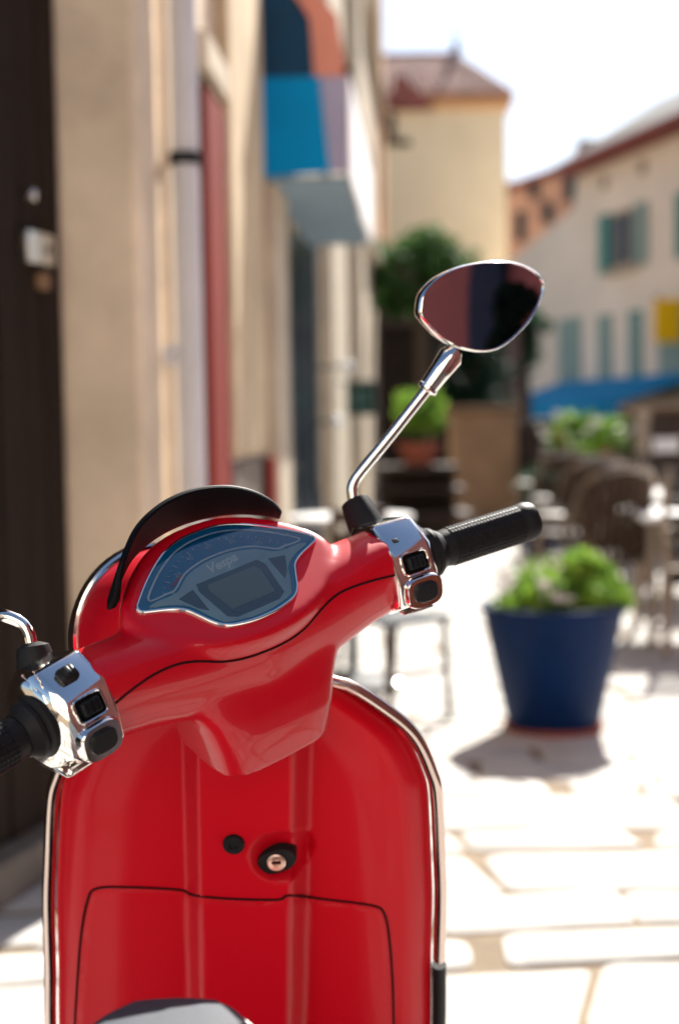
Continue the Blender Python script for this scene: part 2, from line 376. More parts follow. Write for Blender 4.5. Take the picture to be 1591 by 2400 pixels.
for z in (1.42,):
    m = MB(); m.box(fp(tw, .024, z), .016, .018, .03, FD, FN); m.build('clip', 'pipe_grey', lit, bevel=.004)
# shop house with dark front
sh = thing('shop_house', 'beige shop house with dark slate door front under the blue awning', 'house', fp(t_b1 + 2, -.6, 0))
t_d0, t_d1, t_e1 = tcol(652), tcol(752), tcol(806)
m = MB(); fbox(m, t_b1 + .004, t_d0, -1.2, -0.02, 0, 6.2); fbox(m, t_d1, t_e1, -1.2, -0.02, 0, 6.2); fbox(m, t_d0, t_d1, -1.2, -0.02, 2.75, 6.2); fbox(m, t_d0, t_d1, -1.2, -0.06, 0, 2.75)
m.build('wall', 'beige_plaster', sh, bevel=.02)
m = MB(); fbox(m, tcol(622), t_d0 - .02, -.018, .05, 0, 3.2); m.build('pilaster', 'stone_trim', sh, bevel=.02)
m = MB(); fbox(m, t_d0 + .02, t_d1 - .02, -.058, -.03, .05, 2.70); m.build('door_front', 'slate_panel', sh)
n_p = 5
for i in range(n_p):
    a = lerp(t_d0 + .12, t_d1 - .12, i / n_p); b = lerp(t_d0 + .12, t_d1 - .12, (i + 1) / n_p)
    m = MB(); fbox(m, a + .05, b - .05, -.029, -.022, .7, 2.5); m.build('pane', 'dark_glass', sh)
    m = MB(); fbox(m, a - .03, a + .03, -.029, -.008, .1, 2.65); m.build('mullion', 'slate_panel', sh, bevel=.006)
m = MB(); fbox(m, t_d1 + .3, t_e1 - 1.0, -.018, .05, 0, 6.1); m.build('pilaster', 'stone_trim', sh, bevel=.03)
# further pale house
t_f1 = tcol(884)
fh = thing('pale_house', 'tall pale sunlit house at the end of the left row', 'house', fp(t_e1 + 3, -.6, 0))
m = MB(); fbox(m, t_e1 + .006, t_f1, -1.5, 0.0, 0, 10.5); m.build('wall', 'cream_plaster', fh, bevel=.03)
m = MB(); fbox(m, t_e1 + .3, t_e1 + 1.4, 0.002, .13, 0, 10); m.build('corner_pier', 'stone_trim', fh, bevel=.03)
m = MB(); fbox(m, t_f1 - 1.6, t_f1 - .1, 0.002, .10, 0, 10); m.build('corner_pier', 'ochre_trim', fh, bevel=.03)
for z in (3.6, 6.8):
    m = MB(); fbox(m, t_e1 + .02, t_f1, .0, .16, z, z + .16); m.build('string_course', 'stone_trim', fh, bevel=.02)
# hanging sign
q = at(834 * S, 922 * S, 12.2)
hs = thing('hanging_sign', 'small dark green hanging sign on the wall of the pale house', 'sign', q)
m = MB(); m.box(q, .125, .02, .135); m.build('board', 'sign_green', hs, bevel=.006)
m = MB(); m.box(q + V((.0, -.022, .015)), .08, .003, .045); m.build('emblem', 'sign_mark', hs)
m = MB(); m.box(q + V((.0, -.022, -.10)), .09, .003, .014); m.build('stripe', 'sign_mark', hs)
m = MB(); m.tube([q + V((-.42, 0, .15)), q + V((.13, 0, .15))], .010, 8); m.build('bracket', 'iron', hs)
for (x, yy, dd) in ((803, 848, 10.6), (777, 975, 10.2)):
    q = at(x * S, yy * S, dd); lp = thing('wall_lamp', 'small round white lamp above the other one on the shop wall' if yy < 900 else 'small round white lamp below the other one on the shop wall', 'lamp', q, group='round lamps on the shop wall')
    m = MB(); m.lathe(q, (0, 0, 1), [(.004, -.045)] + [(.045 * math.sin(a), -.045 * math.cos(a)) for a in [i * math.pi / 10 for i in range(1, 10)]] + [(.004, .045)], 20); m.build('globe', 'table_white', lp, smooth=80)
    o1 = (q - FK).dot(FN); m = MB(); m.tube([q - FN * .03, q - FN * (o1 + .02)], .010, 8); m.build('arm', 'iron', lp)
# awning
AY0, AY1 = 7.2, 9.9
aw = thing('shop_awning', 'box awning with blue end flap, salmon top and white front over the dark shop door', 'awning', (-.1, AY0, 2.4))
def ax(y, k): return lerp(-.40, .075, k) + (y - AY0) * .062         # k=0 wall side, 1 street side
za, zb, zc = 2.44, 2.93, 3.75
def sheet(name, pts, mt, th_=0.012, par=aw):
    pts = [V(p) for p in pts]; n = (pts[1] - pts[0]).cross(pts[2] - pts[0]).normalized(); m = MB(); m.prism(pts, n * th_); return m.build(name, mt, par)
sheet('end_flap', [(ax(AY0, 0), AY0, za), (ax(AY0, .80), AY0, za + .02), (ax(AY0, .70), AY0, zb), (ax(AY0, 0), AY0, zb)], 'awning_blue')
sheet('end_flap', [(ax(AY0, .81), AY0 + .006, za + .02), (ax(AY0, .99), AY0 + .006, za + .02), (ax(AY0, .99), AY0 + .006, zb), (ax(AY0, .71), AY0 + .006, zb)], 'awning_lilac')
sheet('end_gusset', [(ax(AY0, 0), AY0 + .004, zb + .004), (ax(AY0, .64), AY0 + .004, zb + .004), (ax(AY0, .60), AY0 + .004, zb + .30), (ax(AY0, 0), AY0 + .004, zb + .62)], 'awning_navy')
sheet('end_gusset', [(ax(AY0, .65), AY0 + .008, zb + .004), (ax(AY0, .99), AY0 + .008, zb + .004), (ax(AY0, .90), AY0 + .008, zb + .30), (ax(AY0, .05), AY0 + .008, zb + .78), (ax(AY0, .05), AY0 + .008, zb + .63), (ax(AY0, .61), AY0 + .008, zb + .31)], 'awning_salmon')
nst = 5
for i in range(nst):
    ya, yb = lerp(AY0 + .03, AY1, i / nst), lerp(AY0 + .03, AY1, (i + 1) / nst)
    sheet('top_panel', [(ax(ya, 0.0), ya, zc), (ax(yb, 0.0), yb, zc), (ax(yb, .985), yb, zb + .01), (ax(ya, .985), ya, zb + .01)], 'awning_salmon' if i % 2 == 0 else 'awning_lilac')
sheet('front_valance', [(ax(AY0, 1), AY0, za), (ax(AY1, 1), AY1, za), (ax(AY1, 1), AY1, zb + .02), (ax(AY0, 1), AY0, zb + .02)], 'awning_white')
sheet('soffit', [(ax(AY0 + .05, 0.1), AY0 + .05, za + .012), (ax(AY1, 0.1), AY1, za + .012), (ax(AY1, .97), AY1, za + .012), (ax(AY0 + .05, .97), AY0 + .05, za + .012)], 'awning_grey')
m = MB(); m.tube([(ax(AY0 - .02, 1), AY0 - .02, zb + .03), (ax(AY1, 1), AY1, zb + .03)], .02, 10); m.build('front_bar', 'iron', aw)

# ================================================================== FAR END: tower, trees, walls
def leaves(m, c, rad, n, size, rnd, flat=0.0, shell=0.5):
    c = V(c)
    for _ in range(n):
        d = V((rnd.gauss(0, 1), rnd.gauss(0, 1), rnd.gauss(0, 1))).normalized(); rr = lerp(shell, 1, rnd.random() ** .5)
        p = c + V((d.x * rad[0], d.y * rad[1], d.z * rad[2])) * rr
        a = V((rnd.gauss(0, 1), rnd.gauss(0, 1), rnd.gauss(0, 1))).normalized(); b = a.orthogonal().normalized(); s_ = size * rnd.uniform(.6, 1.3)
        nn = a.cross(b)
        m.add([p - a * s_, p + b * s_ * .45 + nn * s_ * .1, p + a * s_, p - b * s_ * .45 + nn * s_ * .1], [(0, 1, 2), (0, 2, 3)])
def clumps(m, c, rad, nc, nl, cr, size, seed):
    rnd = random.Random(seed); c = V(c)
    for _ in range(nc):
        d = V((rnd.uniform(-1, 1), rnd.uniform(-1, 1), rnd.uniform(-1, 1)))
        while d.length > 1: d = V((rnd.uniform(-1, 1), rnd.uniform(-1, 1), rnd.uniform(-1, 1)))
        q = c + V((d.x * rad[0], d.y * rad[1], d.z * rad[2])); k = rnd.uniform(.6, 1.2) * cr
        leaves(m, q, (k, k, k * .8), nl, size, rnd, shell=.2)
tw_ = thing('tower_house', 'tall yellow plaster tower house with hipped terracotta tile roof and finial', 'tower', (1.5, 40, 0))
TY = 38.0
def tx(px): return at(px, 700, TY).x
xl, xr = tx(830), tx(1186)
def tz(py): return at(1050, py, TY).z
ze, zr = tz(268), tz(152) + .45
m = MB(); m.bx(xl, xr, TY, TY + 3.4, -.2, ze); m.build('wall', 'tower_plaster', tw_)
m = MB(); m.bx(xl - .15, xr + .15, TY - .15, TY + 3.55, ze, ze + .28); m.build('cornice', 'ochre_trim', tw_, bevel=.06)
rx0, rx1 = tx(870), tx(1085)
ex0, ex1 = xl - .4, xr + .22
m = MB(); b0 = ze + .285
m.add([(ex0, TY - .3, b0), (ex1, TY - .3, b0), (ex1, TY + 3.7, b0), (ex0, TY + 3.7, b0), (rx0, TY + 1.7, zr), (rx1, TY + 1.7, zr)], [(0, 1, 5, 4), (1, 2, 5), (2, 3, 4, 5), (3, 0, 4), (3, 2, 1, 0)])
roof = m.build('roof', 'roof_tile', tw_, smooth=0)
nrow = 22
for i in range(nrow):                                              # rows of round tiles down the front slope
    k = (i + .5) / nrow; xe = lerp(ex0, ex1, k); xt = lerp(rx0, rx1, k)
    m = MB(); m.tube([(xe, TY - .32, b0 + .05), (xt, TY + 1.68, zr + .04)], .085, 6); m.build('tile_row', 'roof_tile', roof)
m = MB(); m.tube([(rx0 - .1, TY + 1.7, zr + .04), (rx1 + .1, TY + 1.7, zr + .04)], .12, 8); m.build('ridge', 'eave_red', roof)
m = MB(); m.lathe((rx1, TY + 1.7, zr + .1), (0, 0, 1), [(.16, 0), (.10, .15), (.13, .22), (.05, .3), (.03, .7), (.01, .85)], 12); m.build('finial', 'roof_dark', roof)
dm = MB(); dx0, dx1, dz = tx(905), tx(975), tz(268)
m = MB(); m.add([(dx0, TY - .35, dz), (dx1 + .5, TY - .35, dz), (dx1 + .5, TY + 2, dz), (dx0, TY + 2, dz), ((dx0 + dx1) / 2, TY - .35, tz(188)), ((dx0 + dx1) / 2, TY + 2, tz(188))], [(0, 1, 4), (1, 2, 5, 4), (2, 3, 5), (3, 0, 4, 5), (3, 2, 1, 0)]); m.build('dormer', 'eave_red', roof, smooth=0)
m = MB(); m.bx(tx(908), tx(930), TY - .06, TY - .002, tz(350), tz(275)); m.bx(tx(930), tx(965), TY - .06, TY - .002, tz(350), tz(335)); m.build('hanging_shadow', 'wood_dark', tw_)  # dark sheets shaped as the shadow hanging below the dormer
# brick house behind right
bh = thing('brick_house', 'warm terracotta house with dark slit windows between the tower and the cream house', 'house', (5, 44, 0))
BY = 44.0
def bxp(px): return at(px, 700, BY).x
def bz(py): return at(1270, py, BY).z
pts = [(1180, 1000), (1420, 1000), (1420, 330), (1365, 342), (1300, 420), (1196, 452), (1180, 452)]
m = MB(); m.prism([(bxp(a), BY, bz(b)) for a, b in pts], (0, 5, 0)); m.build('wall', 'house_brick', bh, smooth=0)
for (a, b, c, d) in ((1318, 1350, 385, 480), (1268, 1292, 480, 530), (1205, 1228, 500, 570), (1236, 1262, 440, 470)):
    m = MB(); m.bx(bxp(a), bxp(b), BY - .06, BY - .003, bz(d), bz(c)); w_ = m.build('window', 'slate_panel', bh); m = MB(); m.bx(bxp(a + 5), bxp(b - 5), BY - .075, BY - .062, bz(d - 6), bz(c + 6)); m.build('pane', 'dark_glass', w_)
m = MB(); m.prism([(bxp(a), BY - .4, bz(b)) for a, b in ((1178, 446), (1196, 446), (1302, 413), (1302, 402), (1196, 436), (1178, 436))], (0, 5.5, 0)); m.build('roof', 'eave_red', bh, smooth=0)
# cream house on the right, its front running away to the left
RA = V((6.72, 28.0, 0)); RD = V((-.259, .966, 0)); RN = V((-.966, -.259, 0)) * -1
RN = V((-.966, -.259, 0))
def rt_of(px, py=700):
    v = ray(px, py); k = (RA - CAMP).dot(RN) / v.dot(RN); return (CAMP + v * k - RA).dot(RD)
def rz_of(px, py):
    v = ray(px, py); k = (RA - CAMP).dot(RN) / v.dot(RN); return (CAMP + v * k).z
def rp(t, off, z): return RA + RD * t + RN * off + V((0, 0, z))
rh = thing('cream_house', 'long cream house with teal shutters and dark red eaves behind the café terrace', 'house', rp(4, -2, 0))
zev = rz_of(1591, 315)
tl, tk = rt_of(1192), rt_of(1352)
poly = [rp(-9, 0, -.2), rp(tl, 0, -.2), rp(tl, 0, rz_of(1192, 612)), rp(tk + .2, 0, rz_of(1345, 490)), rp(tk, 0, zev), rp(-9, 0, zev)]
m = MB(); m.prism(poly, RN * -4); m.build('wall', 'house_cream', rh, smooth=0)
m = MB(); m.box(rp((tk - 9) / 2, .2, zev + .09), (tk + 9) / 2 + .1, .42, .085, RD, RN); m.build('eaves', 'eave_red', rh)
zrt = zev + 1.25
m = MB(); m.prism([rp(-9, .6, zev + .18), rp(-9, -2, zrt + .5), rp(-9, -4.4, zev + .18)], RD * (9 + tk)); m.build('roof', 'roof_dark', rh, smooth=0)
m = MB(); m.box(rp(tk + .12, -1.6, zev + .3), .12, 1.5, .55, RD, RN); m.build('chimney_wall', 'house_brick', rh)
def rwin(x0, x1, y0, y1, shutters=(None, None), body='window_wood', sill=True):
    t0, t1 = rt_of(x1), rt_of(x0); zc_ = (x0 + x1) / 2
    z1, z0 = rz_of(zc_, y0), rz_of(zc_, y1)
    m = MB(); m.box(rp((t0 + t1) / 2, .02, (z0 + z1) / 2), (t1 - t0) / 2, .022, (z1 - z0) / 2, RD, RN); w = m.build('window', body, rh)
    for sgn in (-1, 1):
        m = MB(); m.box(rp((t0 + t1) / 2 + sgn * (t1 - t0) * .22, .048, (z0 + z1) / 2), (t1 - t0) * .17, .004, (z1 - z0) / 2 - .09, RD, RN); m.build('pane', 'dark_glass' if body == 'window_wood' else 'teal_pale', w)
    if sill:
        m = MB(); m.box(rp((t0 + t1) / 2, .07, z0 - .06), (t1 - t0) / 2 + .1, .07, .05, RD, RN); m.build('sill', 'stone_trim', w)
    for sd, mt in zip((1, -1), shutters):
        if mt:
            ww = (t1 - t0) * .42; tc_ = (t1 + ww / 2 + .03) if sd == 1 else (t0 - ww / 2 - .03)
            m = MB(); m.box(rp(tc_, .05, (z0 + z1) / 2), ww / 2, .025, (z1 - z0) / 2 + .03, RD, RN); s_ = m.build('shutter', mt, rh, bevel=.01)
            for kk in range(7):
                m = MB(); m.box(rp(tc_, .082, lerp(z0, z1, (kk + .5) / 7)), ww / 2 - .05, .006, (z1 - z0) / 18, RD, RN); m.build('slat', mt, s_)
rwin(1433, 1492, 492, 628, ('teal_paint', 'teal_pale'))
rwin(1616, 1680, 440, 590, ('teal_paint', 'teal_pale'))
rwin(1310, 1362, 745, 900, (None, None), body='teal_pale')
rwin(1402, 1434, 738, 905, (None, None), body='teal_pale')
rwin(1474, 1504, 728, 912, (None, None), body='teal_paint')
rwin(1545, 1620, 712, 915, (None, None), body='teal_pale')
for (x, yy) in ((1508, 392), (1418, 428)):
    m = MB(); m.lathe(rp(rt_of(x), .01, rz_of(x, yy)), RN, [(.16, 0), (.16, .03), (.10, .05)], 12); m.build('vent', 'window_wood', rh)
q = rp(rt_of(1598), .30, rz_of(1598, 752)); ys = thing('yellow_sign', 'bright yellow projecting shop sign on the cream house', 'sign', q)
m = MB(); m.box(q, .06, .30, .42, RD, RN); m.build('board', 'yellow_sign', ys, bevel=.03)
m = MB(); m.tube([q - RN * .28 + V((0, 0, .30)), q + RN * .30 + V((0, 0, .45))], .02, 8); m.build('bracket', 'iron', ys)
ra = thing('terrace_awning', 'long bright blue café awning along the cream house', 'awning', rp(1, 1.4, 2))
zA, zB = rz_of(1560, 905), rz_of(1560, 948)
ta, tb = rt_of(1640, 900), rt_of(1315, 900)
m = MB(); m.prism([rp(ta, .03, zA + .25), rp(ta, 1.7, zB + .06), rp(ta, 1.7, zB), rp(ta, .03, zA + .18)], RD * (tb - ta)); m.build('canopy', 'awning_blue', ra, smooth=0)
m = MB(); m.box(rp((ta + tb) / 2, 1.715, zB - .10), (tb - ta) / 2, .012, .12, RD, RN); m.build('valance', 'awning_blue', ra)
for tt in (ta + .1, tb - .1):
    m = MB(); m.tube([rp(tt, 1.66, 0), rp(tt, 1.66, zB)], .03, 8); m.build('post', 'steel', ra)
# trees and hedge before the tower
def tree(name, label, base, trunk_h, c, rad, nc, nl, cr, size, mt, seed):
    t = thing(name, label, 'tree', base); c = V(c); b = V(base)
    m = MB(); m.tube(catmull([b, b + V((.05, 0, trunk_h * .5)), V((c.x, c.y, c.z - rad[2] * .3)), c + V((0, 0, rad[2] * .5))], 4), [.16, .15, .14, .13, .12, .11, .10, .09, .08, .06, .05, .04, .02][:13], 8)
    rnd = random.Random(seed)
    for _ in range(6):
        d = V((rnd.uniform(-1, 1) * rad[0], rnd.uniform(-1, 1) * rad[1], rnd.uniform(-.2, .8) * rad[2])) * .8
        m.tube([V((c.x, c.y, c.z - rad[2] * .6)), c + d * .5, c + d], [.06, .04, .015], 6)
    m.build('trunk', 'bark', t)
    m = MB(); clumps(m, c, rad, nc, nl, cr, size, seed); m.build('crown', mt, t, smooth=0, recalc=False)
    return t
c = at(985, 650, 22); tree('leafy_tree', 'green leafy tree standing against the yellow tower', (c.x, c.y, 0), 1.6, c, (.95, .8, .62), 60, 90, .27, .075, 'leaf_mid', 4)
c = at(1225, 790, 25); tree('leafy_tree', 'small green tree left of the cream house wall', (c.x, c.y, 0), 1.6, c, (.45, .5, .70), 26, 90, .26, .075, 'leaf_dark', 9)
c = at(1112, 860, 22); b_ = V((c.x, c.y, 0)); hd = thing('dark_conifer', 'dense dark green conifer behind the brown wall pier', 'tree', b_)
m = MB(); m.tube([b_, b_ + V((0, 0, 2.6))], [.12, .04], 8); m.build('trunk', 'bark', hd)
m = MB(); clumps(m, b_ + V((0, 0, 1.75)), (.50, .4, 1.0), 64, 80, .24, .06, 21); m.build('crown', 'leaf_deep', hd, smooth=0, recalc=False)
# low shaded outbuilding behind the plants
ob = thing('outbuilding', 'low dusky mauve outbuilding with dark doorway beneath the leafy tree', 'building', (1.6, 25, 0))
x0, x1 = at(880, 800, 24.5).x, at(1215, 800, 24.5).x; zt_ = at(1000, 690, 24.5).z
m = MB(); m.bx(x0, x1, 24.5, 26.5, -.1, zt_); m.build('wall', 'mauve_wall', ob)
m = MB(); m.bx(x0 + .1, x1 - .25, 24.40, 24.497, 0, zt_ - .55); m.build('shade', 'wood_dark', ob)  # dark panel built for the shade under the tree
m = MB(); m.bx(x0 - .1, x1 + .15, 24.1, 26.7, zt_, zt_ + .14); m.build('roof', 'roof_tile', ob, bevel=.03)
# brown wall pier
c0, c1 = at(1058, 1000, 15), at(1212, 1000, 15); zt_ = at(1130, 965, 15).z
pier = thing('wall_pier', 'warm brown plastered wall pier at the back of the street', 'wall', ((c0.x + c1.x) / 2, 15.2, 0))
m = MB(); m.bx(c0.x, c1.x, 15, 15.5, -.02, zt_); m.build('pier', 'wall_brown', pier, bevel=.03)
m = MB(); m.bx(c0.x - .04, c1.x + .04, 14.95, 15.55, zt_, zt_ + .06); m.build('coping', 'wood_brown', pier, bevel=.015)
m = MB(); m.bx(c1.x + .005, c1.x + 3.2, 15.1, 15.4, -.02, zt_ - .1); m.build('low_wall', 'wood_dark', pier, bevel=.03)
# plank stand and terracotta planter
D1 = 13.0
c = at(978, 1091, D1); sw = at(1075, 1091, D1).x - at(885, 1091, D1).x
st = thing('plank_stand', 'stepped dark plank stand carrying a terracotta planter', 'stand', (c.x, D1 + .2, 0))
for i, zz in enumerate((c.z, c.z - .20, c.z - .42)):
    w_ = sw / 2 + i * .05; m = MB(); m.bx(c.x - w_, c.x + w_, D1 - .1 - i * .16, D1 + .42 - i * .02, zz - .03, zz); m.build('plank', 'wood_dark', st, bevel=.006)
for sx in (-1, 1):
    for yy in (D1 - .02, D1 + .38):
        m = MB(); m.bx(c.x + sx * (sw / 2 - .06) - .03, c.x + sx * (sw / 2 - .06) + .03, yy - .03, yy + .03, 0, c.z - .032); m.build('leg', 'wood_dark', st, bevel=.004)
m = MB(); m.bx(c.x - sw / 2 + .02, c.x + sw / 2 - .02, D1 + .39, D1 + .41, .1, c.z - .05); m.build('back_panel', 'wood_dark', st)
pc = V((c.x + .02, D1 + .12, c.z)); tpot = thing('terracotta_planter', 'terracotta pot with bright green leafy plant on the plank stand', 'planter', pc)
m = MB(); m.lathe(pc, (0, 0, 1), [(.13, 0.0), (.17, .14), (.20, .15), (.20, .20), (.17, .20), (.16, .16)], 24); m.build('pot', 'terracotta', tpot)
m = MB(); clumps(m, pc + V((.02, 0, .48)), (.19, .16, .22), 20, 60, .11, .045, 33); m.build('foliage', 'leaf_fresh', tpot, smooth=0, recalc=False)
m = MB(); rnd = random.Random(1)
for _ in range(12):
    m.tube([pc + V((rnd.uniform(-.08, .08), rnd.uniform(-.08, .08), .17)), pc + V((rnd.uniform(-.2, .2), rnd.uniform(-.15, .15), rnd.uniform(.4, .62)))], .005, 5)
m.build('stem', 'leaf_mid', tpot)

# ================================================================== TERRACE on the right
# flower boxes
for (px, py, dd, wd, lab, seed) in ((1350, 1062, 14.2, .36, 'long planter of pale flowers and leaves in front of the brown wall', 3), (1440, 1080, 12.6, .26, 'planter of white flowers beside the pale terrace post', 8)):
    c = at(px, py, dd); fb = thing('flower_planter', lab, 'planter', (c.x, c.y, 0))
    m = MB(); m.bx(c.x - wd, c.x + wd, c.y - .16, c.y + .16, 0, c.z - .02); m.build('box', 'wood_dark', fb, bevel=.01)
    m = MB(); clumps(m, (c.x, c.y, c.z + .18), (wd, .17, .22), 20, 60, .12, .045, seed); m.build('foliage', 'leaf_fresh', fb, smooth=0, recalc=False)
    rnd = random.Random(seed); m = MB(); m2 = MB()
    for k in range(26):
        q = V((c.x + rnd.uniform(-wd, wd), c.y - rnd.uniform(.0, .22), c.z + rnd.uniform(.05, .42))); leaves(m if k % 6 else m2, q, (.028, .028, .028), 9, .026, rnd)
    tag(m.build('white_blossom', 'petal_white', fb, smooth=0, recalc=False), kind='stuff'); tag(m2.build('red_blossom', 'petal_red', fb, smooth=0, recalc=False), kind='stuff')
# wicker chair (local: faces -Y, origin on the floor)
def wicker_chair(label):
    t = thing('wicker_chair', label, 'chair', group='wicker chairs in a row on the terrace', local=True)
    m = MB(); m.loft([se_ring((0, 0, .42), (1, 0, 0), (0, 1, 0), .235, .225, 4, 24), se_ring((0, 0, .455), (1, 0, 0), (0, 1, 0), .24, .23, 4, 24)]); m.build('seat', 'wicker', t)
    for i in range(9):                                            # back staves
        a = lerp(-1, 1, i / 8); x = .215 * a; yb = .205 - .05 * a * a; m = MB()
        m.tube([(x, yb, .455), (x * 1.05, yb + .03, .70), (x * .95, yb + .06, .93 - .05 * a * a)], .019, 6); m.build('stave', 'wicker', t)
    m = MB(); m.tube(catmull([(-.255, .10, .64), (-.25, .19, .84), (-.15, .265, .93), (0, .285, .955), (.15, .265, .93), (.25, .19, .84), (.255, .10, .64)], 5), .017, 8); m.build('back_rail', 'bronze_tube', t)
    for sx in (-1, 1):
        m = MB(); m.tube(catmull([(sx * .255, .12, .65), (sx * .27, -.08, .66), (sx * .25, -.19, .62), (sx * .235, -.21, .45)], 5), .016, 8); m.build('armrest', 'bronze_tube', t)
        m = MB(); m.loft([se_ring((sx * .268, -.05, .682 + h), (1, 0, 0), (0, 1, 0), .030 * k, .095 * k, 3, 20) for h, k in ((0, .9), (.004, 1), (.014, 1), (.019, .85))]); m.build('glint_pad', 'piping_white', t)  # white pads added for the sun glints on the chairs
        for sy in (-1, 1):
            m = MB(); m.tube([(sx * .21, sy * .19, .43), (sx * .235, sy * .22, 0)], .016, 8); m.build('leg', 'bronze_tube', t)
    return t
wc = wicker_chair('brown wicker armchair with steel frame behind the blue pot')
spots = [(1392, 7.9, 30, 'brown wicker armchair with steel frame standing right behind the blue pot'), (1352, 9.6, 25, 'second brown wicker armchair in the row behind the blue pot'), (1440, 10.6, 160, 'wicker armchair turned to the white terrace table, row\'s middle'), (1300, 12.0, 20, 'farthest wicker armchair of the row, beside the low dark wall')]
for i, (px, dd, rz, lab) in enumerate(spots):
    o = wc if i == 0 else copy_tree(wc); c = at(px, 1000, dd); o.location = (c.x, dd, 0); o.rotation_euler = (0, 0, R(rz + 180)); o['label'] = lab
# white terrace tables
def terrace_table(loc, rz, w, d, h, lab):
    t = thing('terrace_table', lab, 'table', loc, group='white terrace tables', local=True, rz=rz)
    m = MB(); m.box((0, 0, h - .015), w, d, .015); m.build('table_top', 'table_white', t, bevel=.008)
    for sx in (-1, 1):
        for sy in (-1, 1):
            m = MB(); m.box((sx * (w - .06), sy * (d - .06), (h - .032) / 2), .022, .022, (h - .034) / 2); m.build('leg', 'chair_ecru', t, bevel=.004)
    m = MB(); m.box((0, -d + .05, h - .06), w - .09, .012, .027); m.box((0, d - .05, h - .06), w - .09, .012, .027); m.build('apron', 'chair_ecru', t)
c = gnd(1655, 1490); terrace_table((2.14, 7.80, 0), R(-6), .52, .44, .70, 'white topped terrace table nearest the blue pot')
terrace_table((2.66, 9.75, 0), R(-6), .55, .60, .70, 'white topped terrace table farther along by the planters')
# black slatted chairs beside the table
def slat_chair(lab, loc, rz):
    t = thing('slat_chair', lab, 'chair', loc, group='dark slatted terrace chairs', local=True, rz=rz)
    for i in range(6):
        m = MB(); m.box((0, lerp(-.19, .19, i / 5), .45), .21, .032, .010); m.build('seat_slat', 'chair_ecru', t, bevel=.003)
    for sx in (-1, 1):
        m = MB(); m.box((sx * .225, -.19, .31), .018, .018, .31); m.build('front_leg', 'chair_ecru', t, bevel=.003)
        m = MB(); m.loft([[(sx * .225 + a, .19 + b + o, z) for a, b in ((-.016, -.016), (.016, -.016), (.016, .016), (-.016, .016))] for z, o in ((0, .05), (.45, 0), (.90, .09))]); m.build('back_leg', 'chair_ecru', t)
        m = MB(); m.box((sx * .225, -.01, .635), .022, .22, .012); m.build('armrest', 'chair_ecru', t, bevel=.004)
    for yy in (-.205, .19):
        m = MB(); m.box((0, yy, .40), .205, .010, .03); m.build('rail', 'seat_black', t)
    for i in range(5):
        z = lerp(.55, .86, i / 4); m = MB(); m.box((0, .19 + (z - .45) * .2, z), .208, .008, .026); m.build('back_slat', 'seat_black', t, bevel=.003)
    return t
q = gnd(1560, 1500); slat_chair('dark slatted chair with pale frame tucked at the near white table', (1.90, 7.25, 0), R(165))
q = gnd(1590, 1440); slat_chair('dark slatted chair with pale frame at the far side of the white table', (2.35, 8.75, 0), R(10))
# pale terrace post
q = at(1503, 1020, 11.5); po = thing('terrace_post', 'slim pale post standing between the planter and the tables', 'post', (q.x, q.y, 0))
m = MB(); m.box((q.x, q.y, .62), .05, .05, .62); m.build('shaft', 'chair_ecru', po, bevel=.008); m = MB(); m.box((q.x, q.y, 1.26), .065, .065, .02); m.build('cap', 'chair_ecru', po, bevel=.006)
q = at(1565, 1045, 12.5); hb = thing('menu_cabinet', 'dark brown cabinet standing behind the white tables', 'cabinet', (q.x, q.y, 0))
m = MB(); m.bx(q.x - .28, q.x + 1.1, q.y, q.y + .4, 0, 1.28); m.build('body', 'wood_dark', hb, bevel=.02); m = MB(); m.bx(q.x - .32, q.x + 1.14, q.y - .03, q.y + .43, 1.282, 1.32); m.build('top', 'wood_brown', hb, bevel=.01)
m = MB(); m.bx(q.x - .14, q.x + .1, q.y - .02, q.y - .002, .92, 1.04); m.build('notice', 'table_white', hb)
# navy pot behind the grip
q = gnd(1262, 1300); np_ = thing('navy_pot', 'dark navy pot standing behind the black handlebar grip', 'planter', (q.x, q.y, 0))
m = MB(); m.lathe((q.x, q.y, 0), (0, 0, 1), [(.13, 0), (.18, .40), (.195, .40), (.195, .44), (.16, .44), (.15, .40)], 28); m.build('pot', 'pot_blue', np_)
m = MB(); clumps(m, (q.x, q.y, .62), (.15, .15, .16), 14, 50, .10, .04, 17); m.build('foliage', 'leaf_dark', np_, smooth=0, recalc=False)
# the big blue pot
PC = V((.822, 5.50, 0)); bp = thing('blue_pot', 'large cobalt blue tapered pot overflowing with bright green leaves on sunny paving', 'planter', PC)
m = MB(); m.lathe(PC, (0, 0, 1), [(.174, .022), (.180, .03), (.270, .455), (.274, .465), (.282, .47), (.284, .485), (.280, .495), (.258, .495), (.254, .47), (.250, .44)], 48); m.build('pot', 'pot_blue', bp)
m = MB(); m.lathe(PC, (0, 0, 1), [(.17, .001), (.190, .001), (.196, .028), (.17, .0215)], 40); m.build('saucer', 'terracotta', bp)
m = MB(); m.lathe(PC, (0, 0, 1), [(.002, .44), (.231, .438), (.228, .40), (.002, .39)], 32, cap=False); m.build('soil', 'soil', bp)
m = MB(); clumps(m, PC + V((.05, 0, .55)), (.21, .18, .08), 50, 46, .075, .028, 7); clumps(m, PC + V((-.13, -.05, .50)), (.12, .12, .03), 16, 30, .05, .024, 12); clumps(m, PC + V((.10, .02, .62)), (.11, .10, .05), 16, 50, .06, .03, 19); clumps(m, PC + V((.21, -.06, .52)), (.05, .06, .04), 8, 40, .05, .028, 29)
m.build('foliage', 'leaf_fresh', bp, smooth=0, recalc=False)
m = MB(); rnd = random.Random(44)
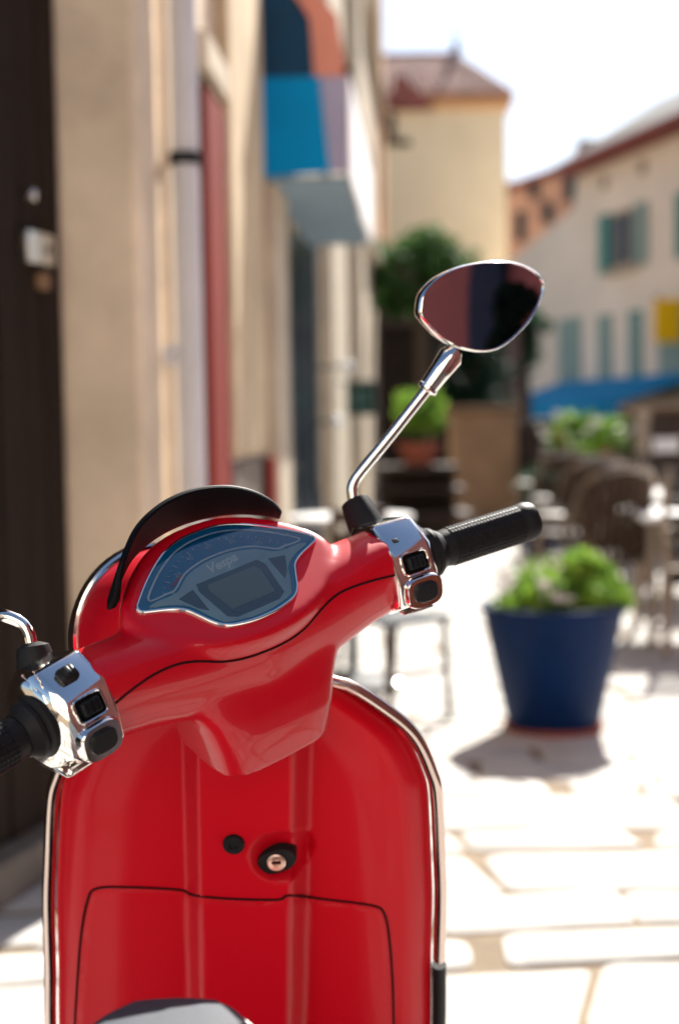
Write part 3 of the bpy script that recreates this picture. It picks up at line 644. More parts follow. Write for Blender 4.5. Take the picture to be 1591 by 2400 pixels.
for k in range(38):
    q = PC + V((rnd.uniform(-.22, .04), rnd.uniform(-.2, .12), rnd.uniform(.53, .66))); leaves(m, q, (.018, .018, .014), 8, .016, rnd)
tag(m.build('white_blossom', 'petal_white', bp, smooth=0, recalc=False), kind='stuff')
m = MB(); rnd = random.Random(6)
for _ in range(24):
    a = rnd.uniform(0, 6.28); r_ = rnd.uniform(.02, .19); e = PC + V((math.cos(a) * r_ * 1.1 + .03, math.sin(a) * r_, rnd.uniform(.52, .66))); m.tube([PC + V((math.cos(a) * r_ * .6, math.sin(a) * r_ * .6, .43)), e], .004, 5)
m.build('stem', 'leaf_mid', bp)
# bistro chair and table behind the scooter
q = gnd(890 * S, 1655 * S)
bc = thing('bistro_chair', 'slender brown metal bistro chair with dark seat behind the scooter', 'chair', (q.x + .03, q.y - .02, 0), local=True, rz=R(38))
for sx in (-1, 1):
    m = MB(); m.tube(catmull([(sx * .15, .20, 0), (sx * .15, .15, .41), (sx * .145, .18, .68), (sx * .13, .21, .86)], 4), .0145, 8); m.build('back_leg', 'chair_metal', bc)
    m = MB(); m.tube([(sx * .16, -.17, 0), (sx * .15, -.15, .40)], .0145, 8); m.build('front_leg', 'chair_metal', bc)
m = MB(); m.tube([(-.15, -.155, .2), (.15, -.155, .2)], .010, 6); m.build('stretcher', 'chair_metal', bc)
for i in range(6):
    m = MB(); m.box((0, lerp(-.15, .15, i / 5), .415), .165, .028, .011); m.build('seat_slat', 'slate_panel', bc, bevel=.003)
for z in (.64, .73, .82):
    m = MB(); m.box((0, .16 + (z - .6) * .15, z), .14, .007, .03); m.build('back_slat', 'chair_metal', bc, bevel=.003)
q = gnd(838, 1615); bt = thing('bistro_table', 'small round white bistro table on a dark pedestal foot behind the scooter', 'table', (q.x - .02, q.y + .05, 0)); qq = V((q.x - .02, q.y + .05, 0))
m = MB(); m.lathe(qq, (0, 0, 1), [(.225, 0), (.225, .03), (.17, .05), (.06, .075), (.03, .085)], 32); m.build('foot', 'iron', bt)
m = MB(); m.lathe(qq, (0, 0, 1), [(.026, .055), (.024, .76)], 16); m.build('column', 'iron', bt)
m = MB(); m.lathe(qq, (0, 0, 1), [(.04, .758), (.28, .765), (.285, .775), (.285, .785), (.28, .79)], 40); m.build('table_top', 'table_white', bt)
m = MB(); m.lathe(qq + V((.19, -.14, 0)), (0, 0, 1), [(.02, .012), (.034, .03), (.034, .045), (.015, .055)], 16); m.build('levelling_foot', 'steel', bt)

# ================================================================== OUT OF FRAME (seen in mirror and chrome)
ph = thing('pink_house', 'shaded dusky pink house with navy door, seen in the scooter mirror', 'house', (4, -1, 0))
PX = 2.25
m = MB(); m.bx(PX, PX + 4, -9, 3.0, -.1, 3.4); m.build('wall', 'pink_plaster', ph)
for (y0, y1, z0, z1) in ((-3.2, -2.3, 0, 2.5), (1.6, 2.5, .9, 2.5), (-4.6, -3.6, .9, 2.5), (-6.4, -5.5, .9, 2.5)):
    m = MB(); m.bx(PX - .05, PX - .003, y0, y1, z0, z1); w_ = m.build('door' if z0 == 0 else 'window', 'door_navy', ph, bevel=.01)
    m = MB(); m.bx(PX - .06, PX - .052, y0 + .12, y1 - .12, z0 + .15 if z0 else 1.2, z1 - .15); m.build('pane', 'dark_glass', w_)
m = MB(); m.bx(PX - .05, PX - .003, .20, .31, .9, 2.6); m.build('shutter', 'door_navy', ph, bevel=.01)  # panel, and shrub below, added as the dark silhouette in the mirror
for (cy_, h_, w_, sd_, lab) in ((.50, 1.36, .10, 52, 'rounded dark shrub in a pot by the shaded pink house'),):
    c = V((1.95, cy_, 0)); cp = thing('potted_shrub', lab, 'planter', c)
    m = MB(); m.lathe(c, (0, 0, 1), [(.13, 0), (.18, .34), (.20, .34), (.20, .38), (.16, .38)], 20); m.build('pot', 'terracotta', cp)
    m = MB(); m.tube([c + V((0, 0, .3)), c + V((0, 0, h_))], [.03, .008], 8); m.build('trunk', 'bark', cp)
    m = MB()
    for i in range(9): k = i / 8; clumps(m, c + V((0, 0, lerp(.5, h_, k))), (w_ * (1.3 - k), w_ * (1.3 - k), .07), 12, 90, .06, .016, sd_ + i)
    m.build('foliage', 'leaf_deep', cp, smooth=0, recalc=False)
bb = thing('rear_house', 'pale sunlit stone house across the lane at the rear of the scooter', 'house', (-1, -9, 0))
m = MB(); m.bx(-8, 4.2, -13, -8.2, -.1, 7.5); m.build('wall', 'house_cream', bb)
for x in (-6, -3.4, -.8, 1.8):
    for z in (1.0, 4.2):
        m = MB(); m.bx(x, x + 1, -8.198, -8.14, z, z + 1.7); w_ = m.build('window', 'teal_paint', bb, bevel=.01); m = MB(); m.bx(x + .1, x + .9, -8.138, -8.13, z + .1, z + 1.6); m.build('pane', 'dark_glass', w_)

# ================================================================== SCOOTER
XC = -0.10
sc_ = thing('motor_scooter', 'glossy red motor scooter with chrome switch housings, black visor and turned handlebar', 'scooter', (XC, 1.35, 0))
RK, TH = R(25.5), R(38.5)
HA = V((0, -math.sin(RK), math.cos(RK))); _x0 = V((1, 0, 0)); _y0 = HA.cross(_x0)
E1 = _x0 * math.cos(TH) + _y0 * math.sin(TH); E2 = HA.cross(E1)
HB = V((-.075, 1.246, 1.024)) - E1 * .011
def Hw(x, y, z): return HB + E1 * x + E2 * y + HA * z
def Hd(x, y, z): return E1 * x + E2 * y + HA * z
# ---- leg shield: inner panel, ridge, key bowl
WT = [(.31, .20), (.40, .212), (.565, .206), (.635, .202), (.71, .199), (.76, .195), (.834, .187), (.862, .180), (.90, .161), (.927, .132), (.95, .098), (.958, .074), (.966, .02)]
WT = [(q.x, q.y) for q in catmull([V((a, b, 0)) for a, b in WT], 8)]
for _ in range(10): WT = [WT[0]] + [(WT[i][0], (WT[i - 1][1] + 2 * WT[i][1] + WT[i + 1][1]) / 4) for i in range(1, len(WT) - 1)] + [WT[-1]]
Z0, Z1 = .315, .966
def w_of(z): return max(.012, interp(z, WT)[0] - .005)
def xc_of(z): return XC - .045 * (.80 - z)
KEY = [None]; BOWL_R = .031
def ls_y(x, z, bowl=True):
    u = x - xc_of(z); w = w_of(z)
    y = 1.345 + .40 * (.88 - z)
    rr = abs(u - .005)
    y -= .038 * (1 - smooth01((rr - .042) / .020))                 # central ridge
    y -= .006 * (1 - smooth01((abs(u - .005) - .012) / .03)) * smooth01((.72 - z) / .1) * 0
    e = w - abs(u)
    y += .030 * max(0, 1 - e / .034) ** 2                           # rolled edges
    y -= .006 * smooth01((e - .03) / .05)
    if bowl and KEY[0] is not None:
        r = math.hypot(x - KEY[0][0], (z - KEY[0][1]) * 1.12) / BOWL_R
        if r < 1: y += .024 * (1 - r * r) ** .8
    return y
def ls_hit(px, py, bowl=False):
    v = ray(px, py); t = 1.38
    for _ in range(25):
        p = CAMP + v * t; t += (ls_y(p.x, p.z, bowl) - p.y) * .8
    return CAMP + v * t
p = ls_hit(660, 2008); KEY[0] = (p.x, p.z)
NU, NV = 150, 190; rings = []
for j in range(NV + 1):
    k = j / NV; z = Z1 - (Z1 - Z0) * (k ** 1.25); w = w_of(z); xc = xc_of(z)
    rings.append([V((xc + w * math.sin(math.pi / 2 * (lerp(-1, 1, i / NU))) ** 1 * 1.0 if False else xc + w * lerp(-1, 1, i / NU), ls_y(xc + w * lerp(-1, 1, i / NU), z), z)) for i in range(NU + 1)])
m = MB(); m.loft(rings, cap=False, closed=False)
m.build('leg_shield', 'red_plastic', sc_, smooth=60)
m2 = MB(); m2.loft([[V((q.x, 1.345 + .40 * (.88 - q.z) + .085 - .05 * ((q.x - xc_of(q.z)) / max(.02, w_of(q.z))) ** 2, q.z)) for q in r] for r in [rr[::6] for rr in rings[::6]]], cap=False, closed=False)
m2.build('front_apron', 'red_paint', sc_, smooth=60)
# trim round the shield edge
def edge(side):
    out = []
    for j in range(90):
        z = lerp(Z0, Z1 - .002, (j / 89) ** .8); w = w_of(z); out.append(V((xc_of(z) + side * (w + .0078), 1.345 + .40 * (.88 - z) + .026, z)))
    return out
full = edge(-1) + edge(1)[::-1]
NRM = V((0, -1, -.4)).normalized()
sec = [(.0068 * math.cos(a), .0075 * math.sin(a)) for a in [i * 2 * math.pi / 14 for i in range(14)]]
m = MB(); m.sweep([q for q in full if q.z > .634 or q.x < XC], NRM, sec); m.build('shield_trim', 'trim_metal', sc_, smooth=60)
m = MB(); m.sweep([q for q in full if q.z <= .632 and q.x > XC], NRM, [(a * 1.15, b * 1.1) for a, b in sec]); m.build('trim_end', 'black_plastic', sc_, smooth=60)
# glovebox lid
lid_px = [(168, 2560), (172, 2400), (178, 2290), (188, 2160), (203, 2080), (224, 2052), (300, 2049), (415, 2055), (446, 2067), (520, 2075), (640, 2078), (668, 2068), (760, 2078), (858, 2091), (886, 2108), (898, 2160), (906, 2260), (910, 2400), (912, 2560), (880, 2620), (200, 2620)]
lid = []
for a, b in catmull([V((a, b, 0)) for a, b in lid_px], 4, True) and [(q.x, q.y) for q in catmull([V((a, b, 0)) for a, b in lid_px], 4, True)]:
    lid.append(ls_hit(a * S, b * S))
m = MB(); m.tube([V((q.x, ls_y(q.x, q.z) - .0002, q.z)) for q in lid] + [V((lid[0].x, ls_y(lid[0].x, lid[0].z), lid[0].z))], .0014, 8); m.build('lid_gap', 'seam_dark', sc_)
poly = [V((q.x, q.z)) for q in lid]; cx = sum((q.x for q in poly)) / len(poly); cz = sum((q.y for q in poly)) / len(poly)
def inset(d):
    out = []; n = len(poly)
    for i in range(n):
        t = (poly[(i + 1) % n] - poly[i - 1]).normalized(); nn = V((-t.y, t.x))
        if (V((cx, cz)) - poly[i]).dot(nn) < 0: nn = -nn
        out.append(poly[i] + nn * d)
    return out
b0_, b1_ = inset(.0016), inset(.0034)
def inside(q, pl):
    c_ = False; n = len(pl)
    for i in range(n):
        a, b = pl[i], pl[i - 1]
        if (a.y > q.y) != (b.y > q.y) and q.x < (b.x - a.x) * (q.y - a.y) / (b.y - a.y) + a.x: c_ = not c_
    return c_
pin = inset(.007); pts2 = list(b0_) + list(b1_)
xs = [q.x for q in poly]; zs = [q.y for q in poly]
gx = min(xs)
while gx < max(xs):
    gz = min(zs)
    while gz < max(zs):
        q = V((gx + .0001, gz + .0001))
        if inside(q, pin): pts2.append(q)
        gz += .006
    gx += .0042
n = len(b0_)
vv, ee, ff, *_ = delaunay_2d_cdt(pts2, [], [list(range(n)), ], 1, 1e-6)
me_v = []
for q in vv:
    dmin = min((q - a).length for a in b0_[::1]) if not inside(q, b1_) else 1
    me_v.append((q.x, ls_y(q.x, q.y, True) - (.0007 if dmin > .0009 else -.0008), q.y))
me = bpy.data.meshes.new('glovebox_lid'); me.from_pydata(me_v, [], [tuple(f) for f in ff])
obj('glovebox_lid', me, 'red_plastic', sc_, 60)
# ignition lock and button
kc = V((KEY[0][0], 0, KEY[0][1]))
q = ls_hit(649, 2002, True); nrmk = V((0, -1, -.28)).normalized(); kx = V((math.cos(R(20)), 0, math.sin(R(20)))); kx = (kx - nrmk * kx.dot(nrmk)).normalized(); kz = nrmk.cross(kx)
q = q + nrmk * .009
lk = MB(); lk.loft([se_ring(q + nrmk * h, kx, kz, .0200 * r, .0128 * r, 2.3, 36) for h, r in ((-.016, 1), (.002, 1), (.0045, .94), (.005, .85))]); lock = lk.build('ignition_lock', 'black_plastic', sc_)
m = MB(); m.lathe(q + nrmk * .0052, nrmk, [(.0092, 0), (.0092, .001), (.0078, .0022), (.0042, .0012), (.0041, -.001)], 28, cap=False); m.build('lock_ring', 'lock_metal', lock)
m = MB(); m.box(q + nrmk * .0056, .0045, .001, .0011, V((1, 0, 0)), nrmk, nrmk.cross(V((1, 0, 0)))); m.build('key_slot', 'seam_dark', lock)
m = MB(); m.lathe(q + nrmk * .0045, nrmk, [(.0040, .0005), (.001, .001)], 20); m.build('barrel', 'lock_metal', lock)
q = ls_hit(548, 1976); m = MB(); m.lathe(q, nrmk, [(.0104, -.006), (.0104, .003), (.0092, .0048), (.0045, .0048), (.0035, .003), (.0005, .003)], 28); m.build('hook_button', 'black_plastic', sc_)
# ---- headset: one continuous shell from several lofts, voxel-joined
half = [(0, .076), (.020, .0745), (.042, .066), (.067, .0487), (.088, .030), (.0925, .0245), (.0915, .0195), (.084, .0165), (.070, .0115), (.058, .0045), (.051, -.006), (.043, -.019), (.034, -.0265), (.016, -.031), (0, -.032)]
outl = half + [(-a, b) for a, b in half[-2:0:-1]]
TAU = R(20); DZ = .040
def Dl(u, v, w): return (u, v * math.cos(TAU) - w * math.sin(TAU), DZ + v * math.sin(TAU) + w * math.cos(TAU))
def D(u, v, w): return Hw(*Dl(u, v, w))
dense = [(q.x, q.y) for q in catmull([V((a, b, 0)) for a, b in outl], 4, True)]
def offset2(pl, d):
    n = len(pl); out = []
    for i in range(n):
        t = (V(pl[(i + 1) % n]) - V(pl[i - 1])).normalized(); out.append((pl[i][0] - t.y * d * -1 * -1, pl[i][1] + t.x * d) if False else (pl[i][0] + (-t.y) * d, pl[i][1] + t.x * d))
    return out
_area = sum(a[0] * b[1] - b[0] * a[1] for a, b in zip(dense, dense[1:] + dense[:1]))
SG = -1 if _area > 0 else 1                                        # +d must grow the outline
def grow(d): return offset2(dense, SG * d)
# hull used for the pod top (convexified, softer outline)
hullp = [(0, .092), (.030, .089), (.060, .076), (.088, .053), (.106, .030), (.108, .012), (.094, -.008), (.074, -.030), (.046, -.044), (0, -.050)]
hull = hullp + [(-a, b) for a, b in hullp[-2:0:-1]]
hull = [(q.x, q.y) for q in catmull([V((a, b, 0)) for a, b in hull], 4, True)]
m = MB()
arm = [(-.165, .000, .003, .033, .0385), (-.12, .000, .000, .035, .0400), (-.08, .004, -.008, .041, .044), (0, .012, -.018, .054, .050), (.08, .004, -.008, .041, .044), (.12, .000, .000, .035, .0400), (.165, .000, .003, .033, .0385)]
m.loft([se_ring(Hw(x, *interp(x, arm)[:2]), E2, HA, interp(x, arm)[2], interp(x, arm)[3], 2.7, 32) for x in [lerp(-.162, .154, i / 24) for i in range(25)]])
m.loft([[D(a * sc2, b * sc2 + (1 - sc2) * .02, w) for a, b in hull] for sc2, w in ((.45, -.095), (.78, -.060), (.95, -.030), (1.0, -.014), (.985, -.004), (.95, .0005))])
HC = V((0, .152, -.084)); HNd = V((0, .905, -.425)); HU = V((0, .425, .905))
def hl(off, r1, r2, lift=0): return se_ring(Hw(*(HC + HNd * off + HU * lift)), E1, Hd(*HU), r1, r2, 2.1, 40)
m.loft([hl(-.14, .050, .030, .055), hl(-.09, .075, .055, .036), hl(-.05, .086, .074, .014), hl(-.012, .090, .086), hl(0, .089, .086)])
neck = [(.004, .120, .036, .006), (-.018, .104, .042, .005), (-.036, .084, .046, .003), (-.054, .073, .050, .0), (-.072, .068, .052, -.002), (-.090, .064, .052, -.003), (-.110, .060, .050, -.004)]
m.loft([se_ring(Hw(0, yc, z), E1, E2, rx, ry, 4.5, 44) for z, rx, ry, yc in neck])
hs_o = m.build('headset_raw', 'red_paint', None)
rm = hs_o.modifiers.new('r', 'REMESH'); rm.mode = 'VOXEL'; rm.voxel_size = .0023
sm = hs_o.modifiers.new('s', 'SMOOTH'); sm.factor = .5; sm.iterations = 30
dg = bpy.context.evaluated_depsgraph_get(); hme = bpy.data.meshes.new_from_object(hs_o.evaluated_get(dg))
bpy.data.objects.remove(hs_o)
headset = obj('handlebar_cover', hme, None, sc_, 60); headset.data.name = 'handlebar_cover'
bvh = BVHTree.FromPolygons([v.co for v in hme.vertices], [p.vertices for p in hme.polygons])
def hs_hit(px, py):
    r_ = bvh.ray_cast(CAMP, ray(px, py).normalized()); return r_[0], r_[1]
seam_px = [(258, 1632), (300, 1597), (350, 1562), (400, 1538), (450, 1528), (520, 1528), (580, 1516), (650, 1488), (700, 1455), (740, 1410), (770, 1380), (800, 1362), (850, 1344), (912, 1328)]
sp = []
for q in catmull([V((a, b, 0)) for a, b in seam_px], 6):
    h_, n_ = hs_hit(q.x * S, q.y * S)
    if h_: sp.append(h_ + n_ * .0001)
if len(sp) > 3: m = MB(); m.tube(sp, .0011, 8); m.build('cover_seam', 'seam_dark', headset)
# headlight
m = MB(); m.lathe(Hw(*HC), Hd(*HNd), [(.0890, -.004), (.0915, -.003), (.0930, .005), (.0890, .014), (.080, .016), (.079, .010)], 56, cap=False); rim = m.build('headlight_rim', 'chrome', sc_)
m = MB(); m.lathe(Hw(*HC), Hd(*HNd), [(.080, .008), (.070, .022), (.045, .034), (.015, .040), (.001, .0405)], 48); m.build('headlight_lens', 'lens_glass', sc_, smooth=80)
# ---- instrument panel
grow0 = grow(.0)
m = MB(); m.loft([[D(a, b, -.012) for a, b in grow(.0015)], [D(a, b, .0030) for a, b in grow(.0015)], [D(a, b, .0042) for a, b in grow(.0006)], [D(a, b, .0042) for a, b in grow(-.0006)], [D(a, b, .0030) for a, b in grow(-.0012)], [D(a, b, .001) for a, b in grow(-.0014)]], cap=False); m.build('dial_bezel', 'chrome', sc_, smooth=40)
m = MB(); m.loft([[D(a, b, .0012) for a, b in grow(-.0010)], [D(a, b, .0020) for a, b in grow(-.0012)]]); panel = m.build('instrument_panel', 'dial_face', sc_, smooth=20)
def flat(pl, w, th_, name, mt, par):
    m = MB(); m.loft([[D(a, b, w) for a, b in pl], [D(a, b, w + th_) for a, b in pl]]); return m.build(name, mt, par, smooth=20)
# lower silver area: centre console of the panel
low = [(-.083, .0205), (-.066, .0150), (-.052, .0060), (-.045, -.006), (-.038, -.018), (-.031, -.0235), (0, -.0285), (.031, -.0235), (.038, -.018), (.045, -.006), (.052, .0060), (.066, .0150), (.083, .0205), (.075, .0235), (.060, .0235), (.050, .026), (.036, .036), (.018, .0415), (0, .043), (-.018, .0415), (-.036, .036), (-.050, .026), (-.060, .0235), (-.075, .0235)]
flat([(q.x, q.y) for q in catmull([V((a, b, 0)) for a, b in low], 3, True)], .0021, .0006, 'silver_field', 'dial_silver', panel)
def stroke(pl, w, r, name, mt, par, closed=False):
    pts = [V(D(a, b, w)) for a, b in pl]; pts = pts + [pts[0]] if closed else pts
    m = MB(); m.sweep(pts, Hd(0, -math.sin(TAU), math.cos(TAU)), [(-r, -.0003), (r, -.0003), (r, .0003), (-r, .0003)]); return m.build(name, mt, par, smooth=0)
spd = [(-.080, .0275), (-.060, .0465), (-.037, .0610), (-.018, .0675), (0, .069), (.018, .0675), (.037, .0610), (.060, .0465), (.080, .0275), (.062, .0265), (.053, .0275), (.037, .0385), (.019, .0440), (0, .0455), (-.019, .0440), (-.037, .0385), (-.053, .0275), (-.062, .0265)]
stroke([(q.x, q.y) for q in catmull([V((a, b, 0)) for a, b in spd], 4, True)], .0030, .0008, 'dial_border', 'dial_line', panel, True)
for i in range(25):                                                # scale ticks
    a = lerp(R(152), R(28), i / 24); r0 = .0; cx_, cy_ = 0, -.012
    R1, R2 = (.0760, .0715) if i % 3 == 0 else (.0760, .0735)
    e = lambda rr: (cx_ + rr * math.cos(a) * 1.02, cy_ + rr * math.sin(a) * .98)
    stroke([e(R1), e(R2)], .0026, .0005, 'tick', 'dial_print', panel)
def text(body, u, v, size, mt, name, par, w=.0030, rot=0.0, shear=0.0, bold=0.0):
    cu = bpy.data.curves.new(name, 'FONT'); cu.body = body; cu.size = size; cu.align_x = 'CENTER'; cu.align_y = 'CENTER'; cu.shear = shear; cu.extrude = .0001; cu.offset = bold; cu.resolution_u = 3
    t_ = bpy.data.objects.new(name, cu); COL.objects.link(t_); d_ = bpy.context.evaluated_depsgraph_get(); me = bpy.data.meshes.new_from_object(t_.evaluated_get(d_)); bpy.data.objects.remove(t_)
    c, s_ = math.cos(rot), math.sin(rot)
    for v_ in me.vertices:
        x, y_, z_ = v_.co; v_.co = D(u + x * c - y_ * s_, v + x * s_ + y_ * c, w + z_)
    me.materials.clear(); return obj(name, me, mt, par, 0)
for i, n_ in enumerate(('0', '20', '40', '60', '80', '100', '120')):
    a = lerp(R(150), R(30), i / 6); text(n_, .063 * math.cos(a) * 1.04, -.010 + .066 * math.sin(a), .0066, 'dial_print', 'numeral', panel)
text('Vespa', -.001, .0345, .0135, 'dial_line', 'script_lettering', panel, rot=R(5), shear=.35, bold=.0004)
stroke([(-.0555, .0305), (-.040, .0385)], .0042, .0006, 'needle', 'needle_red', panel)
flat([(-.034, .024), (.030, .024), (.034, .016), (.030, -.018), (.022, -.0225), (-.022, -.0225), (-.030, -.018), (-.036, .016)], .0028, .0006, 'display_frame', 'lcd_frame', panel)
flat([(-.026, .0185), (.023, .0185), (.026, .013), (.023, -.0135), (-.022, -.0135), (-.028, .013)], .0035, .0004, 'display', 'lcd', panel)
flat([(-.024, -.0155), (.022, -.0155), (.016, -.0205), (-.018, -.0205)], .0035, .0004, 'button_strip', 'lcd_frame', panel)
for sx in (-1, 1):
    flat([(sx * .040, .0205), (sx * .056, .0170), (sx * .047, .0010), (sx * .040, -.0055)], .0028, .0006, 'warning_lights', 'lcd_frame', panel)
m = MB(); pl = grow(-.0011); npl = len(pl)
m.loft([[D(a, b, .0036) for a, b in pl]] + [[D(a * k, b * k + (1 - k) * .025, .0036 + .0030 * (1 - k * k)) for a, b in pl] for k in (.9, .7, .45, .2, .02)], cap=False); m.build('dial_cover', 'dial_glass', sc_, smooth=80)
# ---- visor
vin = [(-.103, .040), (-.098, .049), (-.087, .060), (-.062, .080), (-.032, .092), (0, .096), (.032, .092), (.056, .084), (.074, .073), (.086, .063)]
vin = [(q.x, q.y) for q in catmull([V((a, b, 0)) for a, b in vin], 5)]
nv = len(vin); lo, hi, lo2, hi2 = [], [], [], []
for i, (a, b) in enumerate(vin):
    k = i / (nv - 1); hgt = .036 * (math.sin(math.pi * (k ** .9)) ** (.5 if k < .5 else .8) if 0 < k < 1 else 0) + .002
    t = (V(vin[min(i + 1, nv - 1)]) - V(vin[max(i - 1, 0)])).normalized(); nn = V((-t.y, t.x)); nn = nn if nn.dot(V((a, b - .02))) > 0 else -nn
    lo.append(D(a, b, -.008)); hi.append(D(a + nn.x * (-.003), b + nn.y * (-.003), hgt)); hi2.append(D(a + nn.x * .002, b + nn.y * .002, hgt + .0005)); lo2.append(D(a + nn.x * .007, b + nn.y * .007, -.012))
m = MB(); m.loft([lo, hi, hi2, lo2], cap=False, closed=False)
m.f += [(0, nv, 2 * nv, 3 * nv), tuple(i * nv + nv - 1 for i in (3, 2, 1, 0))]; 
for i in range(nv - 1): m.f.append((3 * nv + i, 3 * nv + i + 1, i + 1, i))
m.build('visor', 'black_gloss', sc_, smooth=50, bevel=.0015)
# ---- switch housings, grips, mirrors
def side_parts(sd):
    be = R(8.5)
    gd = Hd(sd * math.cos(be), -math.sin(be), 0).normalized()        # grip direction, outward
    base = (-.160 if sd < 0 else .151, .0, .005)
    rear = Hd(0, -1, 0); rear = (rear - gd * rear.dot(gd)).normalized(); al = R(24); rear, upv = rear * math.cos(al) + HA * math.sin(al), HA * math.cos(al) - rear * math.sin(al)
    O = Hw(*base)
    def q(a, r, u): return O + gd * a + rear * r + upv * u            # a outward, r rearward, u up
    prof = [(-.050, .016), (-.026, .038), (.010, .0400), (.0335, .016), (.0365, -.012), (.031, -.036), (.006, -.043), (-.034, -.034), (-.053, -.010)]
    prof = [(r * 1.05, u * 1.03) for r, u in prof]
    def rg(a, s_, dr=0, du=0): return [q(a, r * s_ + dr, u * s_ + du) for r, u in prof]
    m = MB(); m.loft([rg(-.004, .93), rg(-.002, .99), rg(.001, 1.01), rg(.036, .99), rg(.0385, .975), rg(.044, .86), rg(.0495, .62), rg(.0500, .50)]); h = m.build('switch_housing', 'chrome', sc_, smooth=40, bevel=.0042, seg=4)
    m = MB(); m.lathe(q(0, -.010, -.003), gd, [(.041, .030), (.0415, .0405), (.0395, .0455), (.033, .0490), (.024, .0500)], 44); m.build('end_plate', 'chrome', h, smooth=50)
    h_lab = 'left chrome switch housing' if sd < 0 else 'right chrome switch housing'
    # parting line of the two half shells
    def face(p0, p1):                                                # local frame on a facet between two profile points
        c = ((p0[0] + p1[0]) / 2, (p0[1] + p1[1]) / 2); t = V((p1[0] - p0[0], p1[1] - p0[1])).normalized(); n_ = V((-t.y, t.x)); n_ = n_ if n_.dot(V(c)) > 0 else -n_
        return c, (rear * t.x + upv * t.y), (rear * n_.x + upv * n_.y)
    def pad(name, p0, p1, a0, la, lt, hgt, mt, par, sh=0, bev=.0015, sink=.001):
        c, tv, nv_ = face(p0, p1); m = MB(); m.box(q(a0, *c) + tv * sh + nv_ * (hgt / 2 - sink), la / 2, lt / 2, hgt / 2 + sink, gd, tv, nv_); return m.build(name, mt, par, smooth=30, bevel=bev)
    p1, p2, p3, p4, p5 = prof[2], prof[3], prof[4], prof[5], prof[6]
    # recess frames read as raised chrome lips round dark wells
    def well(p0, p1_, a0, la, lt, sh=0):
        pad('switch_well', p0, p1_, a0, la, lt, .0006, 'black_gloss', h, sh, .0005)
        c, tv, nv_ = face(p0, p1_)
        m = MB(); loop = []
        for i in range(28):
            a = 2 * math.pi * i / 28; ca, sa = math.cos(a), math.sin(a)
            loop.append(q(a0, *c) + tv * sh + gd * (la / 2 * math.copysign(abs(ca) ** .35, ca)) + tv * (lt / 2 * math.copysign(abs(sa) ** .35, sa)) + nv_ * .001)
        m.tube(loop + [loop[0]], .0013, 8, cap=False); m.build('well_rim', 'chrome', h)
    if sd < 0:
        k_ = pad('rocker_switch', p1, p2, .022, .0165, .014, .0075, 'black_plastic', h, .0005, .003); pad('switch_tab', p1, p2, .024, .007, .010, .0115, 'black_plastic', k_, .001, .002)
    else: pad('screw_recess', p1, p2, .010, .006, .005, .0012, 'iron', h, .006, .001)
    well(p2, p3, .020, .027, .0200)
    k_ = pad('rocker_switch', p2, p3, .020, .018, .012, .0052, 'black_plastic', h, 0, .0022)
    for z_ in (-.005, 0, .005): pad('switch_rib', p2, p3, .020 + z_, .0012, .010, .0062, 'black_gloss', k_, 0, .0004)
    # lower pod with push button
    c, tv, nv_ = face(p3, p4)
    m = MB(); cc = q(.022, *c) - nv_ * .002
    m.loft([se_ring(cc + nv_ * hh, gd, tv, .0195 * s_, .0155 * s_, 3.2, 32) for hh, s_ in ((-.008, 1.0), (.0065, 1.0), (.0085, .93), (.0085, .80))]); m.build('button_pod', 'chrome', h, smooth=35)
    m = MB(); m.loft([se_ring(cc + nv_ * hh, gd, tv, .0125 * s_, .0095 * s_, 3, 28) for hh, s_ in ((.0075, 1.0), (.0105, 1.0), (.0122, .86))]); m.build('push_button', 'black_plastic', h, smooth=35)
    # lever clamp below
    m = MB(); m.loft([[q(.012 + a, r, u) for r, u in ((-.036, -.030), (.004, -.0455), (.010, -.0500), (-.030, -.040))] for a in (0, .034)]); m.build('lever_clamp', 'chrome', h, bevel=.002)
    m = MB(); m.tube(catmull([q(.03, -.036, -.028), q(.06, -.052, -.016), q(.11, -.052, -.015), q(.150, -.048, -.014), q(.158, -.046, -.014)], 5), [.008] * 8 + [.006] * 8 + [.006] * 4 + [.008], 12); m.build('brake_lever', 'brushed', sc_)
    # flange, grip
    g0 = q(.046, .002, -.001)
    m = MB(); m.lathe(g0, gd, [(.0235, -.001), (.0265, .001), (.0270, .0055), (.0235, .0075), (.0225, .0085), (.0238, .010), (.0238, .0135), (.021, .017), (.0182, .022)], 40); m.build('grip_flange', 'rubber', sc_)
    m = MB(); m.lathe(g0, gd, [(.0165, .02), (.0182, .030), (.0182, .114), (.0194, .117), (.0196, .126), (.0180, .131), (.010, .132)], 40); grip = m.build('grip', 'rubber', sc_)
    e = gd.orthogonal().normalized(); f_ = gd.cross(e); m = MB()
    for i in range(26):                                              # knurled pads
        a = 2 * math.pi * i / 26; n_ = e * math.cos(a) + f_ * math.sin(a); t_ = gd.cross(n_)
        for j in range(22):
            m.box(g0 + gd * (.0345 + j * .0037) + n_ * .0182, .00135, .00150, .0008, gd, t_, n_)
    tag(m.build('knurling', 'rubber', grip, smooth=0, recalc=False), kind='stuff')
    m = MB(); m.lathe(g0, gd, [(.0085, .130), (.0105, .132), (.0100, .134), (.006, .135)], 24); m.build('bar_end', 'black_gloss', grip)
    return h
side_parts(-1); side_parts(1)
